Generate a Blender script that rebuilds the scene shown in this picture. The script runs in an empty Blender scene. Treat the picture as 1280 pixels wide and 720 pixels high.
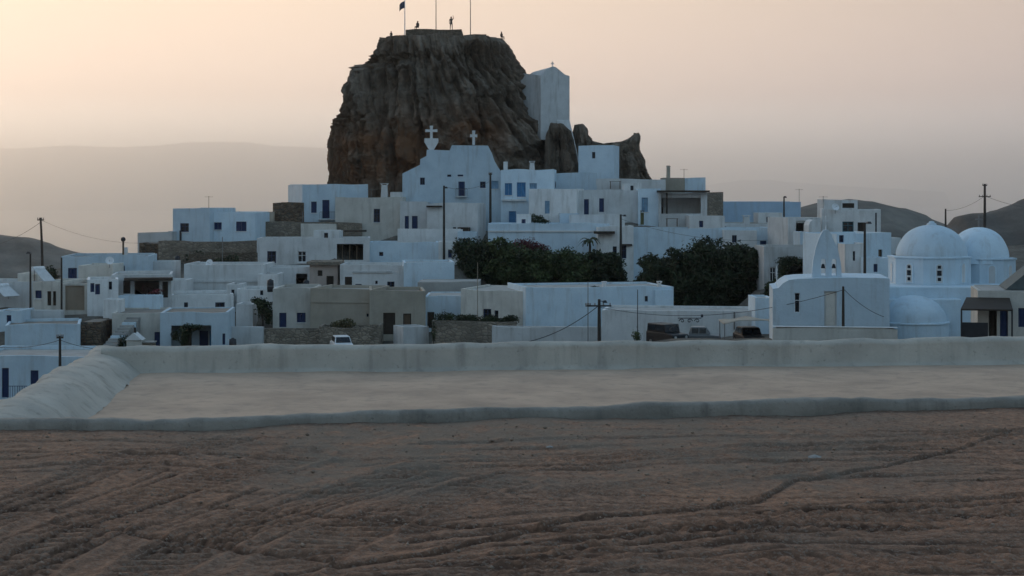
import bpy, bmesh, math, random
import numpy as np
from mathutils import Vector, Matrix
R = math.radians
random.seed(7)
rng = np.random.default_rng(11)
S = bpy.context.scene
COL = S.collection

# ------------------------------------------------------------------ camera
F = 2000.0          # focal length in pixels of a 1280 wide picture
HY = 240.0          # picture row of the horizon
CZ = 3.0            # eye height above the dirt lot
cam = bpy.data.cameras.new('camera')
cam.sensor_width = 36.0
cam.lens = 36.0 * F / 1280.0
cam.shift_y = -(360.0 - HY) / 1280.0
cam.clip_start = 0.5
cam.clip_end = 300000.0
camo = bpy.data.objects.new('camera', cam)
camo.location = (0, 0, CZ)
camo.rotation_euler = (R(90), 0, 0)
COL.objects.link(camo)
S.camera = camo

# ------------------------------------------------------------------ sky
SUN_AZ = -38.0      # degrees from straight ahead, left is negative
SUN_EL = 3.0
W = bpy.data.worlds.new('World')
S.world = W
W.use_nodes = True
wn = W.node_tree.nodes
wl = W.node_tree.links
bg = wn['Background']
bg.inputs['Strength'].default_value = 0.15
sky = wn.new('ShaderNodeTexSky')
sky.sky_type = 'NISHITA'
sky.sun_disc = False
sky.sun_elevation = R(SUN_EL)
sky.sun_rotation = R(SUN_AZ)
sky.altitude = 300
sky.air_density = 1.0
sky.dust_density = 2.0
sky.ozone_density = 1.3
tc = wn.new('ShaderNodeTexCoord')
sep = wn.new('ShaderNodeSeparateXYZ')
wl.new(tc.outputs['Generated'], sep.inputs[0])
# dusk haze glow hugging the horizon, warmer and brighter towards the set sun
ramp = wn.new('ShaderNodeValToRGB')
cr = ramp.color_ramp
stops = [(0.0, (0.97, 1.0, 1.0)), (0.022, (0.68, 0.645, 0.625)), (0.06, (0.400, 0.298, 0.258)), (0.12, (0.366, 0.282, 0.227)), (0.20, (0.276, 0.242, 0.203)), (0.45, (0.092, 0.107, 0.127))]
while len(cr.elements) < len(stops):
    cr.elements.new(0.5)
for e, (p, c) in zip(cr.elements, stops):
    e.position = p
    e.color = (*c, 1)
wl.new(sep.outputs['Z'], ramp.inputs[0])
dot = wn.new('ShaderNodeVectorMath')
dot.operation = 'DOT_PRODUCT'
wl.new(tc.outputs['Generated'], dot.inputs[0])
dot.inputs[1].default_value = (math.sin(R(SUN_AZ)), math.cos(R(SUN_AZ)), 0)
az = wn.new('ShaderNodeMath')
az.operation = 'MULTIPLY_ADD'
az.inputs[1].default_value = 0.5
az.inputs[2].default_value = 0.5
wl.new(dot.outputs['Value'], az.inputs[0])
tint = wn.new('ShaderNodeValToRGB')
tstops = [(0.0, (0.10, 0.13, 0.17)), (0.5, (0.22, 0.235, 0.25)), (0.78, (0.54, 0.53, 0.52)), (0.97, (0.90, 0.86, 0.76)), (1.0, (0.98, 0.92, 0.78))]
while len(tint.color_ramp.elements) < len(tstops):
    tint.color_ramp.elements.new(0.5)
for e, (p, c) in zip(tint.color_ramp.elements, tstops):
    e.position = p
    e.color = (*c, 1)
wl.new(az.outputs[0], tint.inputs[0])
glow = wn.new('ShaderNodeVectorMath')
glow.operation = 'SCALE'
glow.inputs['Scale'].default_value = 6.0
wl.new(tint.outputs[0], glow.inputs[0])
mul = wn.new('ShaderNodeMix')
mul.data_type = 'RGBA'
mul.blend_type = 'MULTIPLY'
mul.inputs[0].default_value = 1.0
wl.new(ramp.outputs[0], mul.inputs[6])
wl.new(glow.outputs[0], mul.inputs[7])
band = wn.new('ShaderNodeMapRange')
band.interpolation_type = 'SMOOTHSTEP'
band.inputs['From Min'].default_value = 0.10
band.inputs['From Max'].default_value = 0.60
band.inputs['To Min'].default_value = 1.0
band.inputs['To Max'].default_value = 0.0
wl.new(sep.outputs['Z'], band.inputs['Value'])
mixs = wn.new('ShaderNodeMix')
mixs.data_type = 'RGBA'
wl.new(band.outputs[0], mixs.inputs[0])
wl.new(sky.outputs[0], mixs.inputs[6])
wl.new(mul.outputs[2], mixs.inputs[7])
wl.new(mixs.outputs[2], bg.inputs['Color'])

sl = bpy.data.lights.new('sun', 'SUN')
sl.energy = 0.10
sl.angle = R(12)
sl.color = (1.0, 0.66, 0.42)
slo = bpy.data.objects.new('sun', sl)
d = Vector((math.sin(R(SUN_AZ)) * math.cos(R(SUN_EL)), math.cos(R(SUN_AZ)) * math.cos(R(SUN_EL)), math.sin(R(SUN_EL))))
slo.rotation_euler = d.to_track_quat('Z', 'Y').to_euler()
COL.objects.link(slo)

vs = S.view_settings
vs.view_transform = 'Standard'
vs.look = 'None'
vs.exposure = 2.15
vs.gamma = 1.0
vs.use_curve_mapping = False
S.render.engine = 'CYCLES'
S.cycles.use_denoising = True
S.cycles.max_bounces = 6
S.cycles.diffuse_bounces = 3
S.cycles.volume_bounces = 4
S.cycles.transparent_max_bounces = 8
S.cycles.caustics_reflective = False
S.cycles.caustics_refractive = False

# ------------------------------------------------------------------ helpers
def P(px, py, Y):
    """picture point at distance Y -> place"""
    return Vector(((px - 640.0) / F * Y, Y, CZ + (HY - py) / F * Y))

def _hash(ix, iy, iz, seed):
    h = (ix.astype(np.int64) * 374761393 + iy.astype(np.int64) * 668265263 + iz.astype(np.int64) * 2147483647 + seed * 974634777) & 0xffffffff
    h = ((h ^ (h >> 13)) * 1274126177) & 0xffffffff
    h = ((h ^ (h >> 15)) * 2246822519) & 0xffffffff
    return ((h ^ (h >> 16)) & 0xffffff) / float(0xffffff)

def vnoise(x, y, z=0.0, seed=0):
    x, y, z = np.broadcast_arrays(np.asarray(x, float), np.asarray(y, float), np.asarray(z, float))
    ix, iy, iz = np.floor(x), np.floor(y), np.floor(z)
    fx, fy, fz = x - ix, y - iy, z - iz
    fx, fy, fz = [t * t * (3 - 2 * t) for t in (fx, fy, fz)]
    r = 0
    for dx in (0, 1):
        wx = fx if dx else 1 - fx
        for dy in (0, 1):
            wy = fy if dy else 1 - fy
            for dz in (0, 1):
                wz = fz if dz else 1 - fz
                r = r + wx * wy * wz * _hash(ix + dx, iy + dy, iz + dz, seed)
    return r * 2 - 1

def fbm(x, y, z=0.0, seed=0, octs=4, gain=0.5):
    a, s, fr = 1.0, 0.0, 1.0
    for o in range(octs):
        s = s + a * vnoise(np.asarray(x) * fr, np.asarray(y) * fr, np.asarray(z) * fr, seed + o * 17)
        a *= gain
        fr *= 2.03
    return s

def ridged(x, y, z=0.0, seed=0, octs=3):
    a, s, fr = 1.0, 0.0, 1.0
    for o in range(octs):
        s = s + a * (1 - np.abs(vnoise(np.asarray(x) * fr, np.asarray(y) * fr, np.asarray(z) * fr, seed + o * 31)) * 2)
        a *= 0.5
        fr *= 2.1
    return s

def link(o, parent=None):
    COL.objects.link(o)
    if parent is not None:
        o.parent = parent
    return o

def mesh_np(name, V, Fq, mat, parent=None, smooth=False):
    me = bpy.data.meshes.new(name)
    V = np.asarray(V, dtype=np.float32)
    Fq = np.asarray(Fq, dtype=np.int32)
    n, k = Fq.shape
    me.vertices.add(len(V))
    me.vertices.foreach_set('co', V.ravel())
    me.loops.add(n * k)
    me.loops.foreach_set('vertex_index', Fq.ravel())
    me.polygons.add(n)
    me.polygons.foreach_set('loop_start', np.arange(0, n * k, k, dtype=np.int32))
    me.polygons.foreach_set('loop_total', np.full(n, k, dtype=np.int32))
    me.update(calc_edges=True)
    me.validate()
    if smooth:
        me.polygons.foreach_set('use_smooth', np.ones(n, dtype=bool))
    me.materials.append(mat)
    return link(bpy.data.objects.new(name, me), parent)

def grid_faces(nu, nv, wrap=False):
    i = np.arange(nv - 1)[:, None] * nu
    if wrap:
        j = np.arange(nu)
        j2 = (j + 1) % nu
    else:
        j = np.arange(nu - 1)
        j2 = j + 1
    return np.stack([i + j, i + j2, i + nu + j2, i + nu + j], -1).reshape(-1, 4)

def tag(o, label=None, cat=None, group=None, kind=None):
    if label: o['label'] = label
    if cat: o['category'] = cat
    if group: o['group'] = group
    if kind or cat: o['kind'] = kind or 'thing'
    return o

def empty(name, loc, rz=0.0):
    o = bpy.data.objects.new(name, None)
    o.empty_display_size = 0.5
    o.location = loc
    o.rotation_euler = (0, 0, rz)
    return link(o)

class MB:
    """collects shapes, then links them as one mesh"""
    def __init__(self):
        self.v = []
        self.f = []
    def add(self, vs_, fs):
        b = len(self.v)
        self.v += [tuple(p) for p in vs_]
        self.f += [tuple(b + i for i in f) for f in fs]
        return self
    def box(self, x0, y0, z0, x1, y1, z1):
        return self.add([(x0, y0, z0), (x1, y0, z0), (x1, y1, z0), (x0, y1, z0), (x0, y0, z1), (x1, y0, z1), (x1, y1, z1), (x0, y1, z1)],
                        [(0, 3, 2, 1), (4, 5, 6, 7), (0, 1, 5, 4), (1, 2, 6, 5), (2, 3, 7, 6), (3, 0, 4, 7)])
    def hexa(self, pts):
        return self.add(pts, [(0, 3, 2, 1), (4, 5, 6, 7), (0, 1, 5, 4), (1, 2, 6, 5), (2, 3, 7, 6), (3, 0, 4, 7)])
    def tube(self, pts, rad, n=8, cap=True):
        pts = [Vector(p) for p in pts]
        rads = rad if isinstance(rad, (list, tuple)) else [rad] * len(pts)
        rings = []
        for i, p in enumerate(pts):
            a = pts[max(i - 1, 0)]
            b = pts[min(i + 1, len(pts) - 1)]
            t = (b - a).normalized()
            u = t.cross(Vector((0, 0, 1)))
            if u.length < 1e-3:
                u = Vector((1, 0, 0))
            u.normalize()
            w = t.cross(u).normalized()
            rings.append([p + (u * math.cos(2 * math.pi * k / n) + w * math.sin(2 * math.pi * k / n)) * rads[i] for k in range(n)])
        vs_ = [q for r in rings for q in r]
        fs = []
        for i in range(len(pts) - 1):
            for k in range(n):
                k2 = (k + 1) % n
                fs.append((i * n + k, i * n + k2, (i + 1) * n + k2, (i + 1) * n + k))
        if cap:
            fs.append(tuple(range(n - 1, -1, -1)))
            fs.append(tuple((len(pts) - 1) * n + k for k in range(n)))
        return self.add(vs_, fs)
    def prism(self, poly, y0, y1):
        """poly in x,z extruded along y"""
        n = len(poly)
        vs_ = [(x, y0, z) for x, z in poly] + [(x, y1, z) for x, z in poly]
        fs = [tuple(range(n)), tuple(range(2 * n - 1, n - 1, -1))]
        for k in range(n):
            k2 = (k + 1) % n
            fs.append((k, n + k, n + k2, k2))
        return self.add(vs_, fs)
    def lathe(self, prof, n=32, c=(0, 0), a0=0.0, a1=2 * math.pi):
        """prof: (r, z) list"""
        full = abs(a1 - a0 - 2 * math.pi) < 1e-6
        m = n if full else n + 1
        vs_ = []
        for r, z in prof:
            for k in range(m):
                a = a0 + (a1 - a0) * k / n
                vs_.append((c[0] + r * math.cos(a), c[1] + r * math.sin(a), z))
        fs = []
        for i in range(len(prof) - 1):
            for k in range(n):
                k2 = (k + 1) % m
                fs.append((i * m + k, i * m + k2, (i + 1) * m + k2, (i + 1) * m + k))
        return self.add(vs_, fs)
    def build(self, name, mat, parent=None, smooth=False, bevel=0.0, weld=False):
        me = bpy.data.meshes.new(name)
        me.from_pydata(self.v, [], self.f)
        bm = bmesh.new()
        bm.from_mesh(me)
        if weld:
            bmesh.ops.remove_doubles(bm, verts=bm.verts, dist=1e-4)
        if bevel:
            es = [e for e in bm.edges if len(e.link_faces) == 2 and e.calc_face_angle(0) > 0.5]
            bmesh.ops.bevel(bm, geom=es, offset=bevel, segments=2, affect='EDGES', profile=0.5)
        bmesh.ops.recalc_face_normals(bm, faces=bm.faces)
        bm.to_mesh(me)
        bm.free()
        if smooth:
            me.polygons.foreach_set('use_smooth', np.ones(len(me.polygons), dtype=bool))
        me.materials.append(mat)
        return link(bpy.data.objects.new(name, me), parent)

# ------------------------------------------------------------------ materials
MATS = {}
def mat_base(name):
    m = bpy.data.materials.new(name)
    m.use_nodes = True
    nt = m.node_tree
    b = nt.nodes['Principled BSDF']
    b.inputs['Specular IOR Level'].default_value = 0.25
    return m, nt, b

def N(nt, t, **kw):
    n = nt.nodes.new(t)
    for k, v in kw.items():
        if k in n.inputs:
            n.inputs[k].default_value = v
        else:
            setattr(n, k, v)
    return n

def ramp_node(nt, stops):
    r = nt.nodes.new('ShaderNodeValToRGB')
    while len(r.color_ramp.elements) < len(stops):
        r.color_ramp.elements.new(0.5)
    for e, (p, c) in zip(r.color_ramp.elements, stops):
        e.position = p
        e.color = (*c, 1) if len(c) == 3 else c
    return r

def mixc(nt, fac, a, b, mode='MIX'):
    m = nt.nodes.new('ShaderNodeMix')
    m.data_type = 'RGBA'
    m.blend_type = mode
    for s, v in ((0, fac), (6, a), (7, b)):
        if hasattr(v, 'is_linked') or hasattr(v, 'links'):
            nt.links.new(v, m.inputs[s])
        elif isinstance(v, (int, float)):
            m.inputs[s].default_value = v
        else:
            m.inputs[s].default_value = (*v, 1)
    return m.outputs[2]

def plaster(name, c0, c1, stain=(0.30, 0.27, 0.23), amt=0.5, rough=0.9, rnd=0.12, wet=0.45, bump=0.25, scale=1.0):
    """limewash or render: patchy coats, runs below ledges, grime specks"""
    m, nt, b = mat_base(name)
    L = nt.links
    co = N(nt, 'ShaderNodeTexCoord')
    geo = N(nt, 'ShaderNodeNewGeometry')
    n1 = N(nt, 'ShaderNodeTexNoise', Scale=0.55 * scale, Detail=6.0, Roughness=0.62)
    L.new(geo.outputs['Position'], n1.inputs['Vector'])
    r1 = ramp_node(nt, [(0.30, c1), (0.62, c0)])
    L.new(n1.outputs['Fac'], r1.inputs[0])
    mp = N(nt, 'ShaderNodeMapping')
    mp.inputs['Scale'].default_value = (1.7 * scale, 1.7 * scale, 0.22 * scale)
    L.new(geo.outputs['Position'], mp.inputs['Vector'])
    n2 = N(nt, 'ShaderNodeTexNoise', Scale=1.0, Detail=5.0, Roughness=0.6)
    L.new(mp.outputs[0], n2.inputs['Vector'])
    r2 = ramp_node(nt, [(0.52, (0, 0, 0)), (0.78, (amt, amt, amt))])
    L.new(n2.outputs['Fac'], r2.inputs[0])
    c = mixc(nt, r2.outputs[0], r1.outputs[0], stain)
    n3 = N(nt, 'ShaderNodeTexNoise', Scale=7.0 * scale, Detail=4.0, Roughness=0.7)
    L.new(geo.outputs['Position'], n3.inputs['Vector'])
    r3 = ramp_node(nt, [(0.60, (0, 0, 0)), (0.75, (wet, wet, wet))])
    L.new(n3.outputs['Fac'], r3.inputs[0])
    c = mixc(nt, r3.outputs[0], c, tuple(x * 0.75 for x in stain))
    oi = N(nt, 'ShaderNodeObjectInfo')
    hv = N(nt, 'ShaderNodeHueSaturation')
    mr = N(nt, 'ShaderNodeMapRange')
    mr.inputs['To Min'].default_value = 1 - rnd
    mr.inputs['To Max'].default_value = 1 + rnd * 0.4
    L.new(oi.outputs['Random'], mr.inputs['Value'])
    L.new(mr.outputs[0], hv.inputs['Value'])
    L.new(c, hv.inputs['Color'])
    L.new(hv.outputs[0], b.inputs['Base Color'])
    b.inputs['Roughness'].default_value = rough
    bp = N(nt, 'ShaderNodeBump', Strength=bump, Distance=0.06)
    n4 = N(nt, 'ShaderNodeTexNoise', Scale=2.6 * scale, Detail=8.0, Roughness=0.65)
    L.new(geo.outputs['Position'], n4.inputs['Vector'])
    L.new(n4.outputs['Fac'], bp.inputs['Height'])
    L.new(bp.outputs[0], b.inputs['Normal'])
    MATS[name] = m
    return m

def flat(name, c, rough=0.6, spec=0.3, var=0.15, metallic=0.0):
    m, nt, b = mat_base(name)
    geo = N(nt, 'ShaderNodeNewGeometry')
    n1 = N(nt, 'ShaderNodeTexNoise', Scale=3.0, Detail=4.0)
    nt.links.new(geo.outputs['Position'], n1.inputs['Vector'])
    r1 = ramp_node(nt, [(0.3, tuple(x * (1 - var) for x in c)), (0.7, tuple(min(1, x * (1 + var)) for x in c))])
    nt.links.new(n1.outputs['Fac'], r1.inputs[0])
    nt.links.new(r1.outputs[0], b.inputs['Base Color'])
    b.inputs['Roughness'].default_value = rough
    b.inputs['Specular IOR Level'].default_value = spec
    b.inputs['Metallic'].default_value = metallic
    MATS[name] = m
    return m

def stone(name, c0, c1, c2, scale=2.2, mortar=(0.10, 0.09, 0.08), bump=0.8):
    """dry laid rubble"""
    m, nt, b = mat_base(name)
    L = nt.links
    geo = N(nt, 'ShaderNodeNewGeometry')
    mp = N(nt, 'ShaderNodeMapping')
    mp.inputs['Scale'].default_value = (1, 1, 1.7)
    L.new(geo.outputs['Position'], mp.inputs['Vector'])
    v = N(nt, 'ShaderNodeTexVoronoi', Scale=scale)
    L.new(mp.outputs[0], v.inputs['Vector'])
    vd = N(nt, 'ShaderNodeTexVoronoi', Scale=scale, feature='DISTANCE_TO_EDGE')
    L.new(mp.outputs[0], vd.inputs['Vector'])
    sp = N(nt, 'ShaderNodeSeparateColor')
    L.new(v.outputs['Color'], sp.inputs[0])
    r = ramp_node(nt, [(0.0, c0), (0.5, c1), (1.0, c2)])
    L.new(sp.outputs[0], r.inputs[0])
    n = N(nt, 'ShaderNodeTexNoise', Scale=0.5, Detail=5.0)
    L.new(geo.outputs['Position'], n.inputs['Vector'])
    r2 = ramp_node(nt, [(0.35, (0.6, 0.6, 0.6)), (0.7, (1.15, 1.1, 1.05))])
    L.new(n.outputs['Fac'], r2.inputs[0])
    c = mixc(nt, 1.0, r.outputs[0], r2.outputs[0], 'MULTIPLY')
    re = ramp_node(nt, [(0.02, (1, 1, 1)), (0.10, (0, 0, 0))])
    L.new(vd.outputs['Distance'], re.inputs[0])
    c = mixc(nt, re.outputs[0], c, mortar)
    L.new(c, b.inputs['Base Color'])
    b.inputs['Roughness'].default_value = 0.95
    bp = N(nt, 'ShaderNodeBump', Strength=bump, Distance=0.12)
    rb = ramp_node(nt, [(0.0, (0, 0, 0)), (0.2, (1, 1, 1))])
    L.new(vd.outputs['Distance'], rb.inputs[0])
    L.new(rb.outputs[0], bp.inputs['Height'])
    L.new(bp.outputs[0], b.inputs['Normal'])
    MATS[name] = m
    return m

plaster('white', (0.82, 0.82, 0.81), (0.68, 0.68, 0.67), amt=0.5, rnd=0.2, bump=0.5)
plaster('bluewhite', (0.68, 0.80, 0.88), (0.57, 0.69, 0.78), amt=0.42, rnd=0.2, bump=0.5)
plaster('greywhite', (0.70, 0.705, 0.70), (0.57, 0.57, 0.56), amt=0.65, rnd=0.2)
plaster('cream', (0.71, 0.68, 0.62), (0.56, 0.53, 0.475), amt=0.6, rnd=0.18)
plaster('beige', (0.46, 0.41, 0.34), (0.36, 0.32, 0.26), amt=0.5)
plaster('tan', (0.36, 0.29, 0.22), (0.28, 0.22, 0.165), amt=0.5)
plaster('cement', (0.40, 0.39, 0.37), (0.30, 0.29, 0.275), amt=0.5)
plaster('roofgrey', (0.44, 0.43, 0.41), (0.34, 0.33, 0.31), amt=0.5)
plaster('roofbrown', (0.30, 0.26, 0.22), (0.22, 0.19, 0.16), amt=0.5)
plaster('bluepaint', (0.46, 0.60, 0.74), (0.38, 0.51, 0.64), amt=0.35)
plaster('pinkish', (0.52, 0.43, 0.38), (0.42, 0.34, 0.30), amt=0.4)
stone('rubble', (0.24, 0.205, 0.165), (0.30, 0.26, 0.21), (0.37, 0.325, 0.27), mortar=(0.19, 0.165, 0.135), bump=0.5)
stone('darkrubble', (0.14, 0.115, 0.09), (0.19, 0.155, 0.12), (0.25, 0.21, 0.165), mortar=(0.11, 0.09, 0.07), bump=0.5)
stone('brownrubble', (0.13, 0.09, 0.065), (0.20, 0.145, 0.10), (0.27, 0.21, 0.155))
flat('navy', (0.022, 0.04, 0.11), 0.5)
flat('blue', (0.07, 0.22, 0.42), 0.5)
flat('paleblue', (0.22, 0.36, 0.50), 0.5)
flat('teal', (0.05, 0.16, 0.20), 0.5)
flat('darkwood', (0.045, 0.033, 0.025), 0.7)
flat('wood', (0.13, 0.09, 0.06), 0.8)
flat('palewood', (0.30, 0.25, 0.19), 0.8)
flat('olive', (0.16, 0.15, 0.07), 0.7)
flat('polewood', (0.05, 0.042, 0.036), 0.85)
flat('metal', (0.22, 0.22, 0.22), 0.45, 0.5, metallic=0.6)
flat('darkmetal', (0.03, 0.03, 0.035), 0.5, 0.4)
flat('paintwhite', (0.78, 0.79, 0.80), 0.5)
flat('glass', (0.012, 0.015, 0.02), 0.12, 0.5, var=0.3)
flat('cloth', (0.05, 0.05, 0.06), 0.9)
flat('skin', (0.28, 0.16, 0.11), 0.6)
flat('hair', (0.02, 0.015, 0.012), 0.7)
flat('rubber', (0.02, 0.02, 0.02), 0.8)
flat('carwhite', (0.72, 0.73, 0.74), 0.3, 0.5, var=0.04)
flat('carblack', (0.012, 0.013, 0.016), 0.45, 0.3, var=0.1)
flat('cargrey', (0.16, 0.165, 0.17), 0.35, 0.5, var=0.08)
flat('headlamp', (0.6, 0.6, 0.58), 0.15, 0.6)
flat('rust', (0.17, 0.08, 0.045), 0.85)
flat('redcloth', (0.16, 0.02, 0.025), 0.8, var=0.5)
flat('flagblue', (0.055, 0.07, 0.12), 0.8, var=0.1)
flat('tarp', (0.45, 0.52, 0.60), 0.6)
flat('panelglass', (0.55, 0.56, 0.56), 0.3, 0.5, var=0.1)
# ------------------------------------------------------------------ far setting: sea, islands, hills
SEA = -320.0
def make_sea():
    m, nt, b = mat_base('sea_water')
    L = nt.links
    geo = N(nt, 'ShaderNodeNewGeometry')
    n = N(nt, 'ShaderNodeTexNoise', Scale=0.02, Detail=6.0)
    L.new(geo.outputs['Position'], n.inputs['Vector'])
    bp = N(nt, 'ShaderNodeBump', Strength=0.5, Distance=4.0)
    L.new(n.outputs['Fac'], bp.inputs['Height'])
    L.new(bp.outputs[0], b.inputs['Normal'])
    b.inputs['Base Color'].default_value = (0.02, 0.045, 0.06, 1)
    b.inputs['Roughness'].default_value = 0.35
    b.inputs['Specular IOR Level'].default_value = 0.5
    xs = np.concatenate([-np.geomspace(90000, 500, 40), [0], np.geomspace(500, 90000, 40)])
    ys = np.concatenate([[-20000, -8000, -2000, -500], np.geomspace(300, 90000, 60)])
    X, Y = np.meshgrid(xs, ys)
    V = np.stack([X, Y, np.full_like(X, SEA)], -1).reshape(-1, 3)
    tag(mesh_np('sea', V, grid_faces(len(xs), len(ys)), m), 'calm hazy sea far below the town', kind='structure')
make_sea()

def scrub(name, c0, c1, c2, sc=0.05):
    m, nt, b = mat_base(name)
    L = nt.links
    geo = N(nt, 'ShaderNodeNewGeometry')
    n = N(nt, 'ShaderNodeTexNoise', Scale=sc, Detail=8.0, Roughness=0.7)
    L.new(geo.outputs['Position'], n.inputs['Vector'])
    r = ramp_node(nt, [(0.32, c0), (0.5, c1), (0.68, c2)])
    L.new(n.outputs['Fac'], r.inputs[0])
    L.new(r.outputs[0], b.inputs['Base Color'])
    b.inputs['Roughness'].default_value = 0.95
    bp = N(nt, 'ShaderNodeBump', Strength=0.7, Distance=1.0)
    L.new(n.outputs['Fac'], bp.inputs['Height'])
    L.new(bp.outputs[0], b.inputs['Normal'])
    MATS[name] = m
    return m
scrub('hillside', (0.075, 0.076, 0.070), (0.13, 0.128, 0.115), (0.19, 0.182, 0.16))
scrub('darkhill', (0.05, 0.048, 0.045), (0.092, 0.086, 0.078), (0.15, 0.138, 0.122))
scrub('far_island', (0.10, 0.11, 0.115), (0.14, 0.145, 0.145), (0.17, 0.175, 0.17), 0.0005)

def ridge(name, label, prof, Yr, slope, mat, span, nx=160, ny=60, rough=4.0, terr=0.0, base=SEA - 10):
    """a ridge whose crest runs through the given picture points at distance Yr"""
    px = np.array([p[0] for p in prof], float)
    py = np.array([p[1] for p in prof], float)
    xs = np.linspace((px[0] - 640) / F * Yr, (px[-1] - 640) / F * Yr, nx)
    t = np.linspace(-1, 1, ny)
    ys = Yr + span * np.sign(t) * np.abs(t) ** 1.6
    X, Y = np.meshgrid(xs, ys)
    Zr = np.interp(xs, (px - 640) / F * Yr, CZ + (HY - py) / F * Yr)[None, :]
    k = np.abs(Y - Yr)
    Z = Zr - slope * (np.sqrt(k ** 2 + (span * 0.05) ** 2) - span * 0.05)
    q = span / 6.0
    nz = fbm(X / q, Y / q, 0, 5, 5) * rough
    Z = Z + nz * np.clip(k / (span * 0.1), 0.15, 1)
    if terr:
        Z = Z + np.clip(np.sin(Z / terr * 2 * np.pi), -0.4, 0.4) * terr * 0.12
    Z = np.maximum(Z, base)
    V = np.stack([X, Y, Z], -1).reshape(-1, 3)
    return tag(mesh_np(name, V, grid_faces(nx, ny), MATS[mat], smooth=True), label, kind='structure')

ridge('hill', 'bare grey hillside beyond the leftmost houses', [(-700, 330), (-400, 300), (-200, 286), (-80, 286), (0, 292), (30, 296), (60, 304), (90, 313), (120, 322), (170, 345), (260, 420), (380, 560)], 900, 0.42, 'hillside', 420, rough=6, terr=9)
ridge('hill', 'terraced grey hill behind the white houses on the right', [(820, 420), (900, 330), (960, 272), (1000, 258), (1030, 251), (1062, 249), (1090, 251), (1120, 258), (1150, 267), (1180, 278), (1230, 300), (1300, 340), (1400, 400)], 700, 0.42, 'hillside', 330, rough=4, terr=8)
ridge('hill', 'dark hill rising at the right edge behind the domes', [(1080, 345), (1130, 305), (1165, 291), (1190, 283), (1198, 272), (1215, 268), (1235, 267), (1255, 258), (1280, 249), (1340, 228), (1420, 215), (1560, 230), (1800, 330)], 470, 0.45, 'darkhill', 240, rough=3, terr=5)
ridge('island', 'long faint island on the hazy horizon at left', [(-900, 236), (-700, 215), (-400, 198), (-200, 190), (-60, 186), (30, 185), (90, 182), (150, 184), (200, 182), (230, 179), (270, 177), (310, 178), (340, 182), (390, 184), (440, 187), (520, 196), (640, 208), (760, 222), (830, 236)], 30000, 0.5, 'far_island', 2600, nx=260, rough=60, base=SEA - 10)
ridge('island', 'low faint island on the hazy horizon right of the rock', [(840, 240), (870, 234), (900, 229), (930, 225), (960, 225), (990, 228), (1020, 230), (1060, 233), (1120, 236), (1180, 240)], 33000, 0.5, 'far_island', 2000, rough=40, base=SEA - 10)

# the air between: one even box of haze
def make_haze():
    m = bpy.data.materials.new('haze_air')
    m.use_nodes = True
    nt = m.node_tree
    nt.nodes.remove(nt.nodes['Principled BSDF'])
    pv = nt.nodes.new('ShaderNodeVolumePrincipled')
    pv.inputs['Color'].default_value = (0.96, 0.98, 1.0, 1)
    pv.inputs['Density'].default_value = HAZE
    pv.inputs['Anisotropy'].default_value = 0.93
    nt.links.new(pv.outputs[0], nt.nodes['Material Output'].inputs['Volume'])
    o = MB().box(-95000, -25000, SEA - 12, 95000, 95000, 1100).build('haze', m)
    tag(o, 'thin evening haze over the sea', kind='stuff')
HAZE = 1.0e-4
make_haze()
# ------------------------------------------------------------------ the dirt lot
def seg_dist(X, Y, pts):
    """distance to a polyline and the run along it"""
    best = np.full(X.shape, 1e9)
    run = np.zeros(X.shape)
    sgn = np.zeros(X.shape)
    acc = 0.0
    for (ax, ay), (bx_, by_) in zip(pts[:-1], pts[1:]):
        L = math.hypot(bx_ - ax, by_ - ay)
        ux, uy = (bx_ - ax) / L, (by_ - ay) / L
        t = np.clip((X - ax) * ux + (Y - ay) * uy, 0, L)
        dx, dy = X - ax - ux * t, Y - ay - uy * t
        dd = np.hypot(dx, dy)
        s = dx * (-uy) + dy * ux
        k = dd < best
        best = np.where(k, dd, best)
        run = np.where(k, acc + t, run)
        sgn = np.where(k, s, sgn)
        acc += L
    return best, run, sgn

def G(px, py, z=0.0):
    """where the sight line through a picture point meets level ground z"""
    Y = (CZ - z) * F / (py - HY)
    return ((px - 640) / F * Y, Y)

def kerb_y(X):
    return 20.95 + 0.19 * X + 0.10 * np.sin(X * 0.55 + 0.6)

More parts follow.
